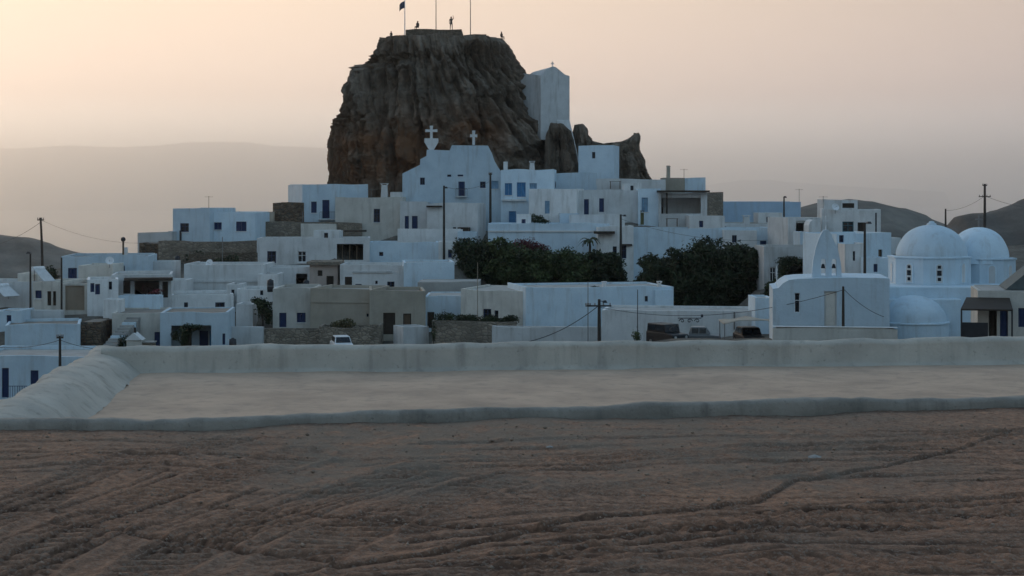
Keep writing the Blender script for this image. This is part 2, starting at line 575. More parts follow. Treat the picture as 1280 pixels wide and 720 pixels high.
def make_dirt():
    m, nt, b = mat_base('dirt')
    L = nt.links
    geo = N(nt, 'ShaderNodeNewGeometry')
    n1 = N(nt, 'ShaderNodeTexNoise', Scale=0.35, Detail=7.0, Roughness=0.62)
    L.new(geo.outputs['Position'], n1.inputs['Vector'])
    r1 = ramp_node(nt, [(0.32, (0.33, 0.212, 0.15)), (0.50, (0.415, 0.232, 0.15)), (0.68, (0.48, 0.262, 0.162))])
    L.new(n1.outputs['Fac'], r1.inputs[0])
    n2 = N(nt, 'ShaderNodeTexNoise', Scale=9.0, Detail=9.0, Roughness=0.85)
    L.new(geo.outputs['Position'], n2.inputs['Vector'])
    r2 = ramp_node(nt, [(0.34, (0.38, 0.37, 0.36)), (0.50, (0.95, 0.95, 0.95)), (0.64, (1.6, 1.55, 1.5))])
    L.new(n2.outputs['Fac'], r2.inputs[0])
    c = mixc(nt, 1.0, r1.outputs[0], r2.outputs[0], 'MULTIPLY')
    at = N(nt, 'ShaderNodeAttribute', attribute_name='soil_shade')
    sp = N(nt, 'ShaderNodeSeparateColor')
    L.new(at.outputs['Color'], sp.inputs[0])
    c = mixc(nt, sp.outputs[0], c, (0.095, 0.050, 0.033))     # churned damp earth, plus shade painted into grooves, ridge side and kerb foot
    c = mixc(nt, sp.outputs[1], c, (0.30, 0.232, 0.176))      # grey gravel spread near the kerb
    v = N(nt, 'ShaderNodeTexVoronoi', Scale=48.0)
    L.new(geo.outputs['Position'], v.inputs['Vector'])
    spv = N(nt, 'ShaderNodeSeparateColor')
    L.new(v.outputs['Color'], spv.inputs[0])
    rv = ramp_node(nt, [(0.80, (0, 0, 0)), (0.86, (0.40, 0.40, 0.40))])
    L.new(spv.outputs[0], rv.inputs[0])
    c = mixc(nt, rv.outputs[0], c, (0.42, 0.34, 0.275))        # pale chips
    L.new(c, b.inputs['Base Color'])
    b.inputs['Roughness'].default_value = 0.95
    bp = N(nt, 'ShaderNodeBump', Strength=1.0, Distance=0.05)
    n3 = N(nt, 'ShaderNodeTexNoise', Scale=30.0, Detail=8.0, Roughness=0.8)
    L.new(geo.outputs['Position'], n3.inputs['Vector'])
    L.new(n3.outputs['Fac'], bp.inputs['Height'])
    L.new(bp.outputs[0], b.inputs['Normal'])

    xs = np.concatenate([np.linspace(-60, -8.2, 26), np.arange(-8, 8.9, 0.0235), np.linspace(9.1, 60, 26)])
    ys = np.concatenate([np.linspace(-40, 11.0, 20), np.arange(11.2, 22.9, 0.036)])
    X, Y = np.meshgrid(xs, ys)
    # rows near the far edge follow the kerb
    Ym = kerb_y(X) + 0.12
    t = np.clip((Y - 11.2) / (22.9 - 11.2), 0, None)
    Y = np.where(Y > 11.1, 11.2 + t * (Ym - 11.2), Y)
    Z = fbm(X * 0.5, Y * 0.5, 0, 3, 4) * 0.045 + fbm(X * 4, Y * 4, 0, 9, 4, 0.6) * 0.005 + fbm(X * 14, Y * 11, 0, 19, 3, 0.7) * 0.005
    soil_shade = np.zeros_like(Z)  # damp earth tone that also paints shade into grooves and ruts
    # cleated bands left by a tracked machine
    tracks = [
        ([G(-260, 760), G(-40, 660), G(120, 590), G(290, 552)], 0.34, 0.17),
        ([G(-120, 790), G(60, 690), G(190, 620), G(380, 566)], 0.34, 0.17),
        ([G(60, 800), G(200, 705), G(330, 640), G(520, 585)], 0.32, 0.19),
        ([G(250, 800), G(370, 700), G(480, 645), G(640, 600)], 0.32, 0.19),
        ([G(560, 740), G(860, 672), G(1120, 650), G(1400, 640)], 0.30, 0.16),
        ([G(640, 700), G(880, 655), G(1150, 628), G(1400, 622)], 0.22, 0.16),
        ([G(500, 800), G(900, 715), G(1280, 690), G(1500, 680)], 0.34, 0.18),
        ([G(500, 590), G(760, 575), G(1000, 560), G(1300, 545)], 0.28, 0.14),
        ([G(700, 615), G(900, 596), G(1000, 588)], 0.20, 0.14),
    ]
    for pts, wd, sp_ in tracks:
        dd, run, sg = seg_dist(X, Y, pts)
        wd2 = wd * (1 + 0.15 * vnoise(run * 0.8, 0, 0, 5))
        inb = np.clip((wd2 - dd) / 0.06, 0, 1) * np.clip(0.7 + 0.6 * vnoise(X * 0.9, Y * 0.9, 0, 77), 0.1, 1)
        ph = run / sp_ + 0.6 * sg / wd + 0.12 * vnoise(X * 3, Y * 3, 0, 40)
        cl = np.clip(np.sin(ph * 2 * np.pi) * 1.6, -1, 1)
        Z += inb * (cl * 0.020 - 0.008)
        soil_shade = np.maximum(soil_shade, inb * np.clip(-cl, 0, 1) * 0.55)  # hollows between cleats darkened, as the relief alone shades weakly
        rim = np.exp(-((dd - wd2 - 0.05) / 0.05) ** 2)
        Z += rim * 0.022
    # long grooves dragged along the lot
    for k in range(46):
        y0 = rng.uniform(11.6, 20.6)
        x0 = rng.uniform(-8, 7)
        ln = rng.uniform(1.2, 5.0)
        sl_ = rng.uniform(-0.10, 0.16)
        dd, run, sg = seg_dist(X, Y, [(x0, y0), (x0 + ln * 0.5, y0 + sl_ * ln * 0.5 + rng.uniform(-0.05, 0.05)), (x0 + ln, y0 + sl_ * ln)])
        w_ = rng.uniform(0.022, 0.05)
        gk = np.exp(-(dd / w_) ** 2)
        Z -= gk * rng.uniform(0.012, 0.03)
        soil_shade = np.maximum(soil_shade, gk * rng.uniform(0.3, 0.75))
        Z += np.exp(-((dd - w_ * 2.2) / w_) ** 2) * 0.010
    # parallel drag lines, each broken up along its run
    sets = []
    for k in range(13):
        sets.append(([G(-40, 632 + 9.5 * k), G(60 + 4 * k, 594 + 8 * k), G(150 + 9 * k, 566 + 5.5 * k)], 0.030, 0.95))
    for k in range(14):
        sets.append(([G(120 + 21 * k, 694 - 2 * k), G(215 + 22 * k, 645 - 1.2 * k), G(310 + 25 * k, 612 - 1.2 * k)], 0.026, 0.8))
    for k in range(16):
        x0 = 420 + 60 * (k % 5)
        sets.append(([G(x0, 660 + 6 * k), G(x0 + 330, 637 + 5.5 * k), G(1320, 618 + 7 * k)], 0.034 + 0.010 * (k % 3), 0.9))
    for k in range(11):
        x0 = 540 + 80 * (k % 4)
        sets.append(([G(x0, 556 + 5 * k), G(x0 + 300, 547 + 5 * k), G(1310 - 50 * (k % 3), 537 + 5.5 * k)], 0.045, 0.7))
    for k in range(7):
        sets.append(([G(-30, 556 + 6 * k), G(200, 553 + 6 * k), G(420 - 30 * k, 549 + 7 * k)], 0.042, 0.6))
    for q, (pts, w_, sa_) in enumerate(sets):
        dd, run, sg = seg_dist(X, Y, pts)
        wob_ = sg + 0.022 * vnoise(run * 1.3, q, 0, 91)
        br = np.clip(0.62 + 0.8 * vnoise(run * 0.6, q * 3.7, 0, 92), 0, 1) * (dd < 0.3)
        gk = np.exp(-(wob_ / w_) ** 2) * br
        Z -= gk * 0.016
        Z += np.exp(-((wob_ - w_ * 2.0) / w_) ** 2) * br * 0.014
        soil_shade = np.maximum(soil_shade, gk * sa_)
    # main ruts
    for pts, w_, dp in [
        ([G(60, 656), G(160, 668), G(300, 688), G(420, 700)], 0.065, 0.06),
        ([G(225, 628), G(340, 634), G(470, 650), G(640, 660), G(760, 668)], 0.065, 0.06),
        ([G(345, 722), G(520, 694), G(640, 668), G(740, 644), G(860, 638), G(940, 622), G(985, 602), G(1060, 590), G(1160, 570), G(1240, 547)], 0.028, -0.035),
        ([G(900, 645), G(1040, 632), G(1280, 642), G(1400, 650)], 0.04, 0.035),
        ([G(700, 690), G(860, 676), G(1000, 668), G(1180, 655)], 0.05, 0.045),
    ]:
        dd, run, sg = seg_dist(X, Y, pts)
        gk = np.exp(-(dd / w_) ** 2) * (0.75 + 0.4 * vnoise(run * 1.5, 0, 0, 8))
        Z -= gk * dp
        off = np.exp(-((sg + w_ * 1.7) / (w_ * 1.1)) ** 2) * (dd < 0.5)
        if dp < 0:
            soil_shade = np.maximum(soil_shade, off * 0.8)  # shaded lower side of the ridge painted in
            Z -= off * 0.018
        else:
            soil_shade = np.maximum(soil_shade, gk * 1.0)
    soil_shade = np.clip(soil_shade + np.clip(fbm(X * 1.3, Y * 2.2, 0, 61, 4) * 0.4 - 0.15, 0, 0.35), 0, 1)
    soil_shade = np.maximum(soil_shade, np.clip(1 - (kerb_y(X) - Y) / (0.28 + 0.15 * vnoise(X * 1.5, 0, 0, 71)), 0, 1) * 0.8)  # shadow along the kerb foot painted as a dark band
    grav = np.clip((Y - 15.2) / 3.2 + fbm(X * 0.6, Y * 0.6, 0, 21, 4) * 0.7, 0, 1) * np.clip(1.1 - np.abs(X + 0.2) / 7.5, 0, 1)
    grav = np.clip(grav * (0.75 + 0.5 * fbm(X * 5, Y * 5, 0, 33, 3)), 0, 0.85)
    Z = np.where((Y < 11.0) | (np.abs(X) > 8.5), -0.01, Z)
    V = np.stack([X, Y, Z], -1).reshape(-1, 3)
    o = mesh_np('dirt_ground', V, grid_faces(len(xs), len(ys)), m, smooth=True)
    at_ = o.data.color_attributes.new('soil_shade', 'FLOAT_COLOR', 'POINT')
    colr = np.stack([soil_shade, grav, np.zeros_like(soil_shade), np.ones_like(soil_shade)], -1).reshape(-1).astype(np.float32)
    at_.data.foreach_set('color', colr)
    tag(o, 'rutted brown dirt lot with machine tracks in the foreground', kind='structure')
make_dirt()

def make_stones():
    """loose gravel scattered over the lot"""
    flat('gravel', (0.30, 0.22, 0.165), 0.9, var=0.4)
    n = 4200
    V, Fc = [], []
    base = np.array([(1, 0, 0), (-1, 0, 0), (0, 1, 0), (0, -1, 0), (0, 0, 1), (0, 0, -1)], float)
    tri = np.array([(0, 2, 4), (2, 1, 4), (1, 3, 4), (3, 0, 4), (2, 0, 5), (1, 2, 5), (3, 1, 5), (0, 3, 5)])
    k = 0
    while k < n:
        y = rng.uniform(11.8, 21.5)
        x = rng.uniform(-0.36, 0.36) * y
        if y > 20.7 + 0.19 * x:
            continue
        if rng.uniform() > 0.25 + 0.75 * (y - 11.8) / 9:
            continue
        s = min(0.0055 * (1 + rng.pareto(2.6)), 0.028)
        p = base * (s * rng.uniform(0.7, 1.3, 3)) * np.array([1, 1, 0.7])
        a = rng.uniform(0, 6.28)
        p = np.stack([p[:, 0] * math.cos(a) - p[:, 1] * math.sin(a), p[:, 0] * math.sin(a) + p[:, 1] * math.cos(a), p[:, 2]], -1)
        zz = float(fbm(x * 0.5, y * 0.5, 0, 3, 4) * 0.045)
        V.append(p + np.array([x, y, zz + s * 0.35]))
        Fc.append(tri + 6 * k)
        k += 1
    tag(mesh_np('gravel', np.concatenate(V), np.concatenate(Fc), MATS['gravel']), 'loose gravel strewn over the dirt lot', kind='stuff')
make_stones()
for i, (px, py, s) in enumerate([(471, 528, 0.04), (687, 561, 0.028), (1018, 574, 0.05)]):
    x, y = G(px, py)
    mb = MB()
    bmv = bmesh.new()
    bmesh.ops.create_icosphere(bmv, subdivisions=2, radius=1)
    vs_ = [(v.co.x * s * 1.5 * (1 + 0.2 * math.sin(7 * v.co.y + i)), v.co.y * s, v.co.z * s * 0.6 * (1 + 0.2 * math.sin(5 * v.co.x + i))) for v in bmv.verts]
    mb.add(vs_, [tuple(v.index for v in f.verts) for f in bmv.faces])
    bmv.free()
    o = mb.build('stone', MATS['cement'])
    o.location = (x, y, 0.02)
    tag(o, ['pale stone lying against the kerb of the flat roof', 'pale stone on the gravelly part of the dirt lot', 'flat white stone on the right of the dirt lot'][i], 'stone', 'pale stones on the dirt lot')

# ------------------------------------------------------------------ the flat roof below the lot
def sweep(path, prof, name, mat, parent, jit=0.02, seed=1, smooth=True, nsub=60):
    """profile (side, up) swept along a plan path given as (x, y, z)"""
    pts = [Vector(p) for p in path]
    cum = [0]
    for a, b_ in zip(pts[:-1], pts[1:]):
        cum.append(cum[-1] + (b_ - a).length)
    ts = np.linspace(0, cum[-1], nsub)
    xyz = np.stack([np.interp(ts, cum, [p[k] for p in pts]) for k in range(3)], -1)
    d_ = np.gradient(xyz, axis=0)
    d_[:, 2] = 0
    d_ /= np.linalg.norm(d_, axis=1)[:, None]
    side = np.stack([d_[:, 1], -d_[:, 0], np.zeros(len(ts))], -1)
    pr = np.array(prof, float)
    V = xyz[:, None, :] + side[:, None, :] * pr[None, :, 0:1]
    V[:, :, 2] += pr[None, :, 1]
    j = fbm(V[..., 0] * 1.1, V[..., 1] * 1.1, V[..., 2] * 1.5, seed, 6, 0.6) * jit
    V[:, :, 2] += j
    V += side[:, None, :] * (j * 0.7)[..., None]
    n, k = V.shape[:2]
    Fq = grid_faces(k, n)
    return mesh_np(name, V.reshape(-1, 3), Fq, mat, parent, smooth)

def make_flat_roof():
    plaster('roofscreed', (0.55, 0.395, 0.29), (0.40, 0.29, 0.215), stain=(0.33, 0.25, 0.195), amt=0.85, wet=0.55, scale=1.8, rnd=0.0)
    plaster('parapetplaster', (0.52, 0.475, 0.41), (0.38, 0.345, 0.30), stain=(0.20, 0.185, 0.16), amt=0.8, wet=0.6, scale=1.6, rnd=0.0, bump=0.5)
    plaster('kerbcement', (0.34, 0.305, 0.262), (0.22, 0.198, 0.17), stain=(0.13, 0.12, 0.11), amt=0.7, wet=0.6, scale=2.2, rnd=0.0, bump=0.6)
    root = empty('flat_roofed_house', (0, 25, -6))
    tag(root, 'flat plaster roof with thick rounded parapets just below the dirt lot', 'house')
    inv = Matrix.Translation((0, -25, 6))
    def put(o):
        o.matrix_parent_inverse = inv
        return o
    fz = -0.20
    # screed, slightly uneven
    xs = np.linspace(-7.2, 26, 160)
    ts = np.linspace(0, 1, 50)
    X, T = np.meshgrid(xs, ts)
    Y0 = kerb_y(X) + 0.18
    Y1 = 28.85 + 0.115 * X
    Y = Y0 + (Y1 - Y0) * T
    Z = fz + fbm(X * 0.5, Y * 0.5, 0, 13, 4) * 0.022
    put(mesh_np('roof', np.stack([X, Y, Z], -1).reshape(-1, 3), grid_faces(160, 50), MATS['roofscreed'], root, True))
    def rounded(w, h, down, foot=0.10):
        p = [(-foot - 0.05, -0.04), (-foot * 0.5, 0.015), (0.0, 0.07)]
        for k in range(9):
            a = math.pi * k / 8
            p.append((w / 2 - math.cos(a) * w / 2, h - w * 0.28 + math.sin(a) * w * 0.28))
        p.append((w + 0.01, -down))
        return p
    xb = np.linspace(-7.2, 26, 30)
    pb = [(x, 28.85 + 0.115 * x, fz) for x in xb]
    pf = rounded(0.34, 0.47, 6.0)
    put(sweep(pb, [(-s, u) for s, u in pf], 'parapet', MATS['parapetplaster'], root, 0.035, 5, nsub=150))
    pl = [(-6.62, 29.0, fz), (-6.45, 26.5, fz), (-6.15, 23.5, fz), (-5.98, 20.8, fz - .02), (-5.92, 20.1, fz - .12)]
    pf = [(-0.12, -0.04), (-0.03, 0.03), (0.08, 0.13), (0.22, 0.25), (0.38, 0.33), (0.55, 0.38), (0.72, 0.40), (0.86, 0.38), (0.97, 0.31), (1.03, 0.18), (1.06, -0.1), (1.10, -6.0)]
    put(sweep(pl, [(s, u) for s, u in pf], 'parapet', MATS['parapetplaster'], root, 0.05, 8, nsub=90))
    xk = np.linspace(-9.0, 26, 60)
    pk = [(x, float(kerb_y(np.array(x))), 0.0) for x in xk]
    pf = [(0.02, -0.3), (0.0, 0.02), (0.008, 0.11), (0.03, 0.148), (0.10, 0.158), (0.21, 0.15), (0.24, 0.10), (0.25, -0.4)]
    put(sweep(pk, [(-s, u) for s, u in pf], 'kerb', MATS['kerbcement'], root, 0.032, 15, nsub=520))
    wl_ = MB().box(-6.9, 21.9, -6.0, 25.5, 27.5, -0.32)
    put(wl_.build('wall', MATS['white'], root))
make_flat_roof()
# ------------------------------------------------------------------ houses
BASES = []          # where walls meet the hillside

def grid_cuts(n0, n1, extra, step):
    c = {n0, n1}
    for e in extra:
        c.add(e)
    k = max(1, int((n1 - n0) / step))
    for i in range(1, k):
        v = n0 + (n1 - n0) * i / k
        if all(abs(v - e) > 0.12 for e in c):
            c.add(v)
    return sorted(c)

def window_mesh(mb, w, h, dep, kind):
    fr = min(0.09, w * 0.14)
    mb.box(0, dep, 0, fr, dep + 0.07, h)
    mb.box(w - fr, dep, 0, w, dep + 0.07, h)
    mb.box(fr, dep + .002, h - fr, w - fr, dep + 0.068, h)
    mb.box(fr, dep + .002, 0, w - fr, dep + 0.068, fr)
    if w > 0.5 and kind in 'wg':
        mb.box(w / 2 - 0.03, dep + .004, fr, w / 2 + 0.03, dep + 0.066, h - fr)
    if h > 0.9 and kind in 'wg':
        mb.box(fr, dep + .012, h * 0.6, w - fr, dep + 0.058, h * 0.6 + 0.05)

OPEN_STYLE = {   # code: (part name, frame material, infill material)
    'w': ('window', 'navy', 'glass'), 'g': ('window', 'paintwhite', 'glass'), 't': ('window', 'teal', 'glass'),
    'n': ('window', 'navy', 'navy'), 'b': ('window', 'blue', 'blue'), 'p': ('window', 'paleblue', 'paleblue'),
    'x': ('window', 'darkwood', 'wood'),
    'D': ('door', 'darkwood', 'darkwood'), 'N': ('door', 'navy', 'navy'), 'B': ('door', 'blue', 'blue'), 'O': ('door', 'olive', 'olive'),
    'P': ('door', 'greywhite', 'cream'), 'T': ('door', 'tan', 'tan'),
}

def put_opening(root, code, u0, z0, u1, z1):
    w, h = u1 - u0, z1 - z0
    nm, fm, im = OPEN_STYLE[code]
    mb = MB()
    window_mesh(mb, w, h, 0.14, 'w' if im == 'glass' else 'n')
    o = mb.build(nm, MATS[fm], root)
    o.location = (u0, 0, z0)
    fr = min(0.09, w * 0.14)
    q = MB()
    if im == 'glass':
        q.box(fr, 0.165, fr, w - fr, 0.18, h - fr)
        q.build('pane', MATS[im], o)
    else:
        nl = 2 if w > 0.75 and nm == 'window' else 1
        for k in range(nl):
            a = fr + (w - 2 * fr) * k / nl + 0.012
            b_ = fr + (w - 2 * fr) * (k + 1) / nl - 0.012
            q = MB()
            q.box(a, 0.16, fr, b_, 0.195, h - fr)
            ns = 4 if nm == 'door' else 5
            for s in range(ns):
                za = fr + (h - 2 * fr) * (s + 0.14) / ns
                zb = fr + (h - 2 * fr) * (s + 0.86) / ns
                q.box(a + 0.06, 0.145, za, b_ - 0.06, 0.159, zb)
            q.build('leaf' if nm == 'door' else 'shutter', MATS[im], o)
    if nm == 'window' and w > 0.6:
        s = MB().box(-0.08, -0.07, -0.09, w + 0.08, 0.13, -0.003)
        s.build('sill', MATS['white'], o)
    return o

class House:
    def __init__(self, label, x0, x1, yt, yb, Y, Y1=None, d=7.0, mat='white', ops=(), name='house', cat='house', group=None, roof='roofgrey',
                 par=0.30, outline=None, foot=3.5, rooftop=True, ground=True, wob=0.10):
        Y1 = Y if Y1 is None else Y1
        A, B = P(x0, yt, Y), P(x1, yt, Y1)
        self.A, self.B = A, B
        dx, dy = B.x - A.x, B.y - A.y
        self.W = math.hypot(dx, dy)
        self.rz = math.atan2(dy, dx)
        zb = P(x0, yb, Y).z
        self.H = A.z - zb
        self.zb = zb
        self.d = d
        self.root = empty(name, (A.x, A.y, zb), self.rz)
        tag(self.root, label, cat, group)
        self.mat = mat
        if ground:
            for t in (0.0, 0.5, 1.0):
                BASES.append((A.x + dx * t, A.y + dy * t, zb - 0.1))
        self.holes = []
        for (a, b_, c, e, code) in ops:
            u0, z1 = self.uv(a, b_)
            u1, z0 = self.uv(c, e)
            u0, u1 = max(u0, 0.25), min(u1, self.W - 0.25)
            z0, z1 = max(z0, 0.02), min(z1, self.H - 0.12)
            if u1 - u0 > 0.15 and z1 - z0 > 0.15:
                self.holes.append((u0, z0, u1, z1, code))
        self.walls(par, outline, foot, wob)
        if rooftop and outline is None:
            t = 0.24
            zr = self.H - par
            MB().box(t + .004, t + .004, zr - 0.2, self.W - t - .004, d - t - .004, zr).build('roof', MATS[roof], self.root)
        for h in self.holes:
            if h[4] != 'o':
                put_opening(self.root, h[4], *h[:4])
    def uv(self, px, py):
        k = (px - 640) / F
        dx, dy = self.B.x - self.A.x, self.B.y - self.A.y
        t = (k * self.A.y - self.A.x) / (dx - k * dy)
        Yt = self.A.y + t * dy
        return t * self.W, CZ + (HY - py) / F * Yt - self.zb
    def walls(self, par, outline, foot, wob):
        W_, H, d, t = self.W, self.H, self.d, 0.24
        mb = MB()
        if outline is not None:
            # gabled front given as picture points, extruded back
            pts = [self.uv(px, py) for px, py in outline]
            poly = [(0, -foot)] + pts + [(W_, -foot)]
            top = lambda u: float(np.interp(u, [p[0] for p in pts], [p[1] for p in pts]))
            cuts = grid_cuts(0, W_, [h[0] for h in self.holes] + [h[2] for h in self.holes] + [p[0] for p in pts if 0.01 < p[0] < W_ - 0.01], 1.5)
            us = cuts
            zs_all = sorted({z for h in self.holes for z in (h[1], h[3])})
            for a, b_ in zip(us[:-1], us[1:]):
                mid = (a + b_) / 2
                zz = [z for z in zs_all if z < min(top(a + 1e-4), top(b_ - 1e-4)) - 0.02]
                lv = [-foot] + zz
                for i, z0 in enumerate(lv):
                    z1 = lv[i + 1] if i + 1 < len(lv) else None
                    ta = z1 if z1 is not None else top(a + 1e-4)
                    tb = z1 if z1 is not None else top(b_ - 1e-4)
                    zm = (z0 + min(ta, tb)) / 2
                    if any(h[0] < mid < h[2] and h[1] < zm < h[3] for h in self.holes):
                        continue
                    mb.add([(a, 0, z0), (b_, 0, z0), (b_, 0, tb), (a, 0, ta)], [(0, 1, 2, 3)])
            n = len(pts)
            # roof skin, sides and back
            for (u0, z0), (u1, z1) in zip(pts[:-1], pts[1:]):
                mb.add([(u0, 0, z0), (u1, 0, z1), (u1, d, z1), (u0, d, z0)], [(0, 1, 2, 3)])
            mb.add([(0, 0, -foot), (0, 0, pts[0][1]), (0, d, pts[0][1]), (0, d, -foot)], [(0, 1, 2, 3)])
            mb.add([(W_, 0, -foot), (W_, 0, pts[-1][1]), (W_, d, pts[-1][1]), (W_, d, -foot)], [(0, 1, 2, 3)])
            mb.add([(u, d, z) for u, z in poly], [tuple(range(len(poly)))])
        else:
            us = grid_cuts(0, W_, [h[0] for h in self.holes] + [h[2] for h in self.holes], 1.3)
            zs = grid_cuts(-foot, H, [h[1] for h in self.holes] + [h[3] for h in self.holes], 1.4)
            sd = int(abs(self.A.x * 13 + self.A.z * 7)) + 3
            edge = set()
            hu = {h[0] for h in self.holes} | {h[2] for h in self.holes}
            V = {}
            for i, u in enumerate(us):
                for j, z in enumerate(zs):
                    dz = float(vnoise(u * 0.45, sd, 0, sd)) * wob if j == len(zs) - 1 else 0.0
                    dyy = float(vnoise(u * 0.6, z * 0.6, sd, 3)) * 0.025 if u not in hu else 0.0
                    V[i, j] = (u, dyy, z + dz)
            for i in range(len(us) - 1):
                for j in range(len(zs) - 1):
                    um, zm = (us[i] + us[i + 1]) / 2, (zs[j] + zs[j + 1]) / 2
                    if any(h[0] < um < h[2] and h[1] < zm < h[3] for h in self.holes):
                        continue
                    mb.add([V[i, j], V[i + 1, j], V[i + 1, j + 1], V[i, j + 1]], [(0, 1, 2, 3)])
            jt = len(zs) - 1
            for i in range(len(us) - 1):
                a, b_ = V[i, jt], V[i + 1, jt]
                mb.add([a, b_, (b_[0], t, b_[2]), (a[0], t, a[2]), (b_[0], t, H - par - 0.3), (a[0], t, H - par - 0.3)], [(0, 1, 2, 3), (3, 2, 4, 5)])
            z0, z1 = V[0, jt][2], V[len(us) - 1, jt][2]
            mb.hexa([(0, 0, -foot), (t, 0.05, -foot), (t, d, -foot), (0, d, -foot), (0, 0.0, z0), (t, 0.05, z0 - .004), (t, d, z0 - .03), (0, d, z0 - .03)])
            mb.hexa([(W_ - t, 0.05, -foot), (W_, 0, -foot), (W_, d, -foot), (W_ - t, d, -foot), (W_ - t, 0.05, z1 - .004), (W_, 0.0, z1), (W_, d, z1 - .03), (W_ - t, d, z1 - .03)])
            mb.box(t, d - t, -foot, W_ - t, d, H - 0.015)
        dep = 0.26
        for (u0, z0, u1, z1, code) in self.holes:
            mb.add([(u0, 0, z0), (u1, 0, z0), (u1, 0, z1), (u0, 0, z1), (u0, dep, z0), (u1, dep, z0), (u1, dep, z1), (u0, dep, z1)],
                   [(0, 1, 5, 4), (1, 2, 6, 5), (2, 3, 7, 6), (3, 0, 4, 7)])
        me = bpy.data.meshes.new('wall')
        me.from_pydata(mb.v, [], mb.f)
        me.materials.append(MATS[self.mat])
        link(bpy.data.objects.new('wall', me), self.root)
    def part(self, name, mat, px0, py0, px1, py1, y0, y1, bevel=0.0):
        """a box on or in front of the facade, picture rectangle, from local depth y0 to y1"""
        u0, z1 = self.uv(px0, py0)
        u1, z0 = self.uv(px1, py1)
        return MB().box(u0, y0, z0, u1, y1, z1).build(name, MATS[mat], self.root, bevel=bevel)
    def chimney(self, px0, px1, py0, py1, y0=0.8, mat='white', cap=True):
        u0, z1 = self.uv(px0, py0)
        u1, z0 = self.uv(px1, py1)
        w = u1 - u0
        o = MB()
        o.hexa([(u0, y0, z0 - 0.4), (u1, y0, z0 - 0.4), (u1, y0 + w, z0 - 0.4), (u0, y0 + w, z0 - 0.4),
                (u0 + w * .12, y0 + w * .12, z1), (u1 - w * .12, y0 + w * .12, z1), (u1 - w * .12, y0 + w * .88, z1), (u0 + w * .12, y0 + w * .88, z1)])
        c = o.build('chimney', MATS[mat], self.root, bevel=0.04)
        if cap:
            k = MB()
            k.box(u0 - 0.03, y0 - 0.03, z1 + 0.12, u1 + 0.03, y0 + w + 0.03, z1 + 0.18)
            for a in (0.1, 0.9):
                for e in (0.1, 0.9):
                    k.box(u0 + w * a - .04, y0 + w * e - .04, z1 - .01, u0 + w * a + .04, y0 + w * e + .04, z1 + 0.125)
            k.build('cap', MATS[mat], c)
        return c
    def balcony(self, px0, py0, px1, py1, out=0.8, rail='darkmetal'):
        u0, z0 = self.uv(px0, py1)
        u1, _ = self.uv(px1, py1)
        b_ = MB().box(u0, -out, z0 - 0.12, u1, -0.003, z0).build('balcony', MATS['greywhite'], self.root)
        r = MB()
        for k in range(9):
            u = u0 + (u1 - u0) * k / 8
            r.box(u - .015, -out + .01, z0, u + .015, -out + .04, z0 + 0.9)
        r.box(u0, -out + .005, z0 + 0.9, u1, -out + .045, z0 + 0.94)
        r.build('railing', MATS[rail], b_)
        return b_
# ---- left edge, nearest row
h = House('whitewashed house with navy shutters at the bottom left corner below the roof parapet', -40, 108, 445, 505, 125, d=8.5, mat='bluewhite', roof='roofgrey',
          ops=[(2, 460, 11, 497, 'N'), (38, 463, 48, 486, 'n'), (-25, 462, -14, 486, 'n')])
h.balcony(13, 474, 37, 496, 0.7, 'navy')
House('low white house with a blank wall beside a wooden pole at left', 6, 100, 406, 444, 138, 139.5, d=6.5, mat='bluewhite', roof='roofbrown', par=0.25)
House('grey garden wall stepping behind the low blank house at left', -30, 76, 388, 412, 146, d=1.2, mat='greywhite', name='garden_wall', cat='wall', rooftop=False, par=0.1)
House('small brown rubble shed beside the blue stair at left', 101, 126, 402, 432, 142, d=4, mat='brownrubble', name='shed', cat='shed', roof='roofbrown', par=0.05)
h = House('grey house with a tilted solar heater at the far left edge', -50, 41, 352, 392, 152, d=6, mat='greywhite', ops=[(-20, 362, -8, 376, 'w')])
h = House('cream house with a blue window and two narrow doors at far left', 41, 77, 352, 394, 151, 150.5, d=6, mat='cream', ops=[(43, 363, 52, 373, 'n'), (59, 364, 64, 382, 'D'), (66, 364, 70, 382, 'D')])
h = House('tan garage with a wide shutter between two white houses', 78, 109, 353, 392, 150, d=5.5, mat='cream', roof='roofbrown', ops=[(80, 357, 106, 388, 'T')], cat='garage')
h = House('white house with a pair of navy shutters beside the tan garage', 109, 148, 350, 395, 149.5, 150.2, d=6, mat='white', ops=[(113, 354, 118, 365, 'n'), (119, 355, 125, 368, 'n'), (136, 352, 140, 362, 'w')])
h = House('long white upper house with one blue window on the left skyline', 77, 186, 320, 352, 165, 166, d=8, mat='bluewhite', roof='roofbrown', ops=[(85, 335, 96, 348, 'n'), (150, 332, 156, 342, 'w')])
h.part('chimney', 'white', 150, 310, 156, 321, 2.0, 2.5)
House('pale cream block leaning against the long upper house at left', 98, 141, 331, 352, 160, d=4.5, mat='cream', par=0.2)
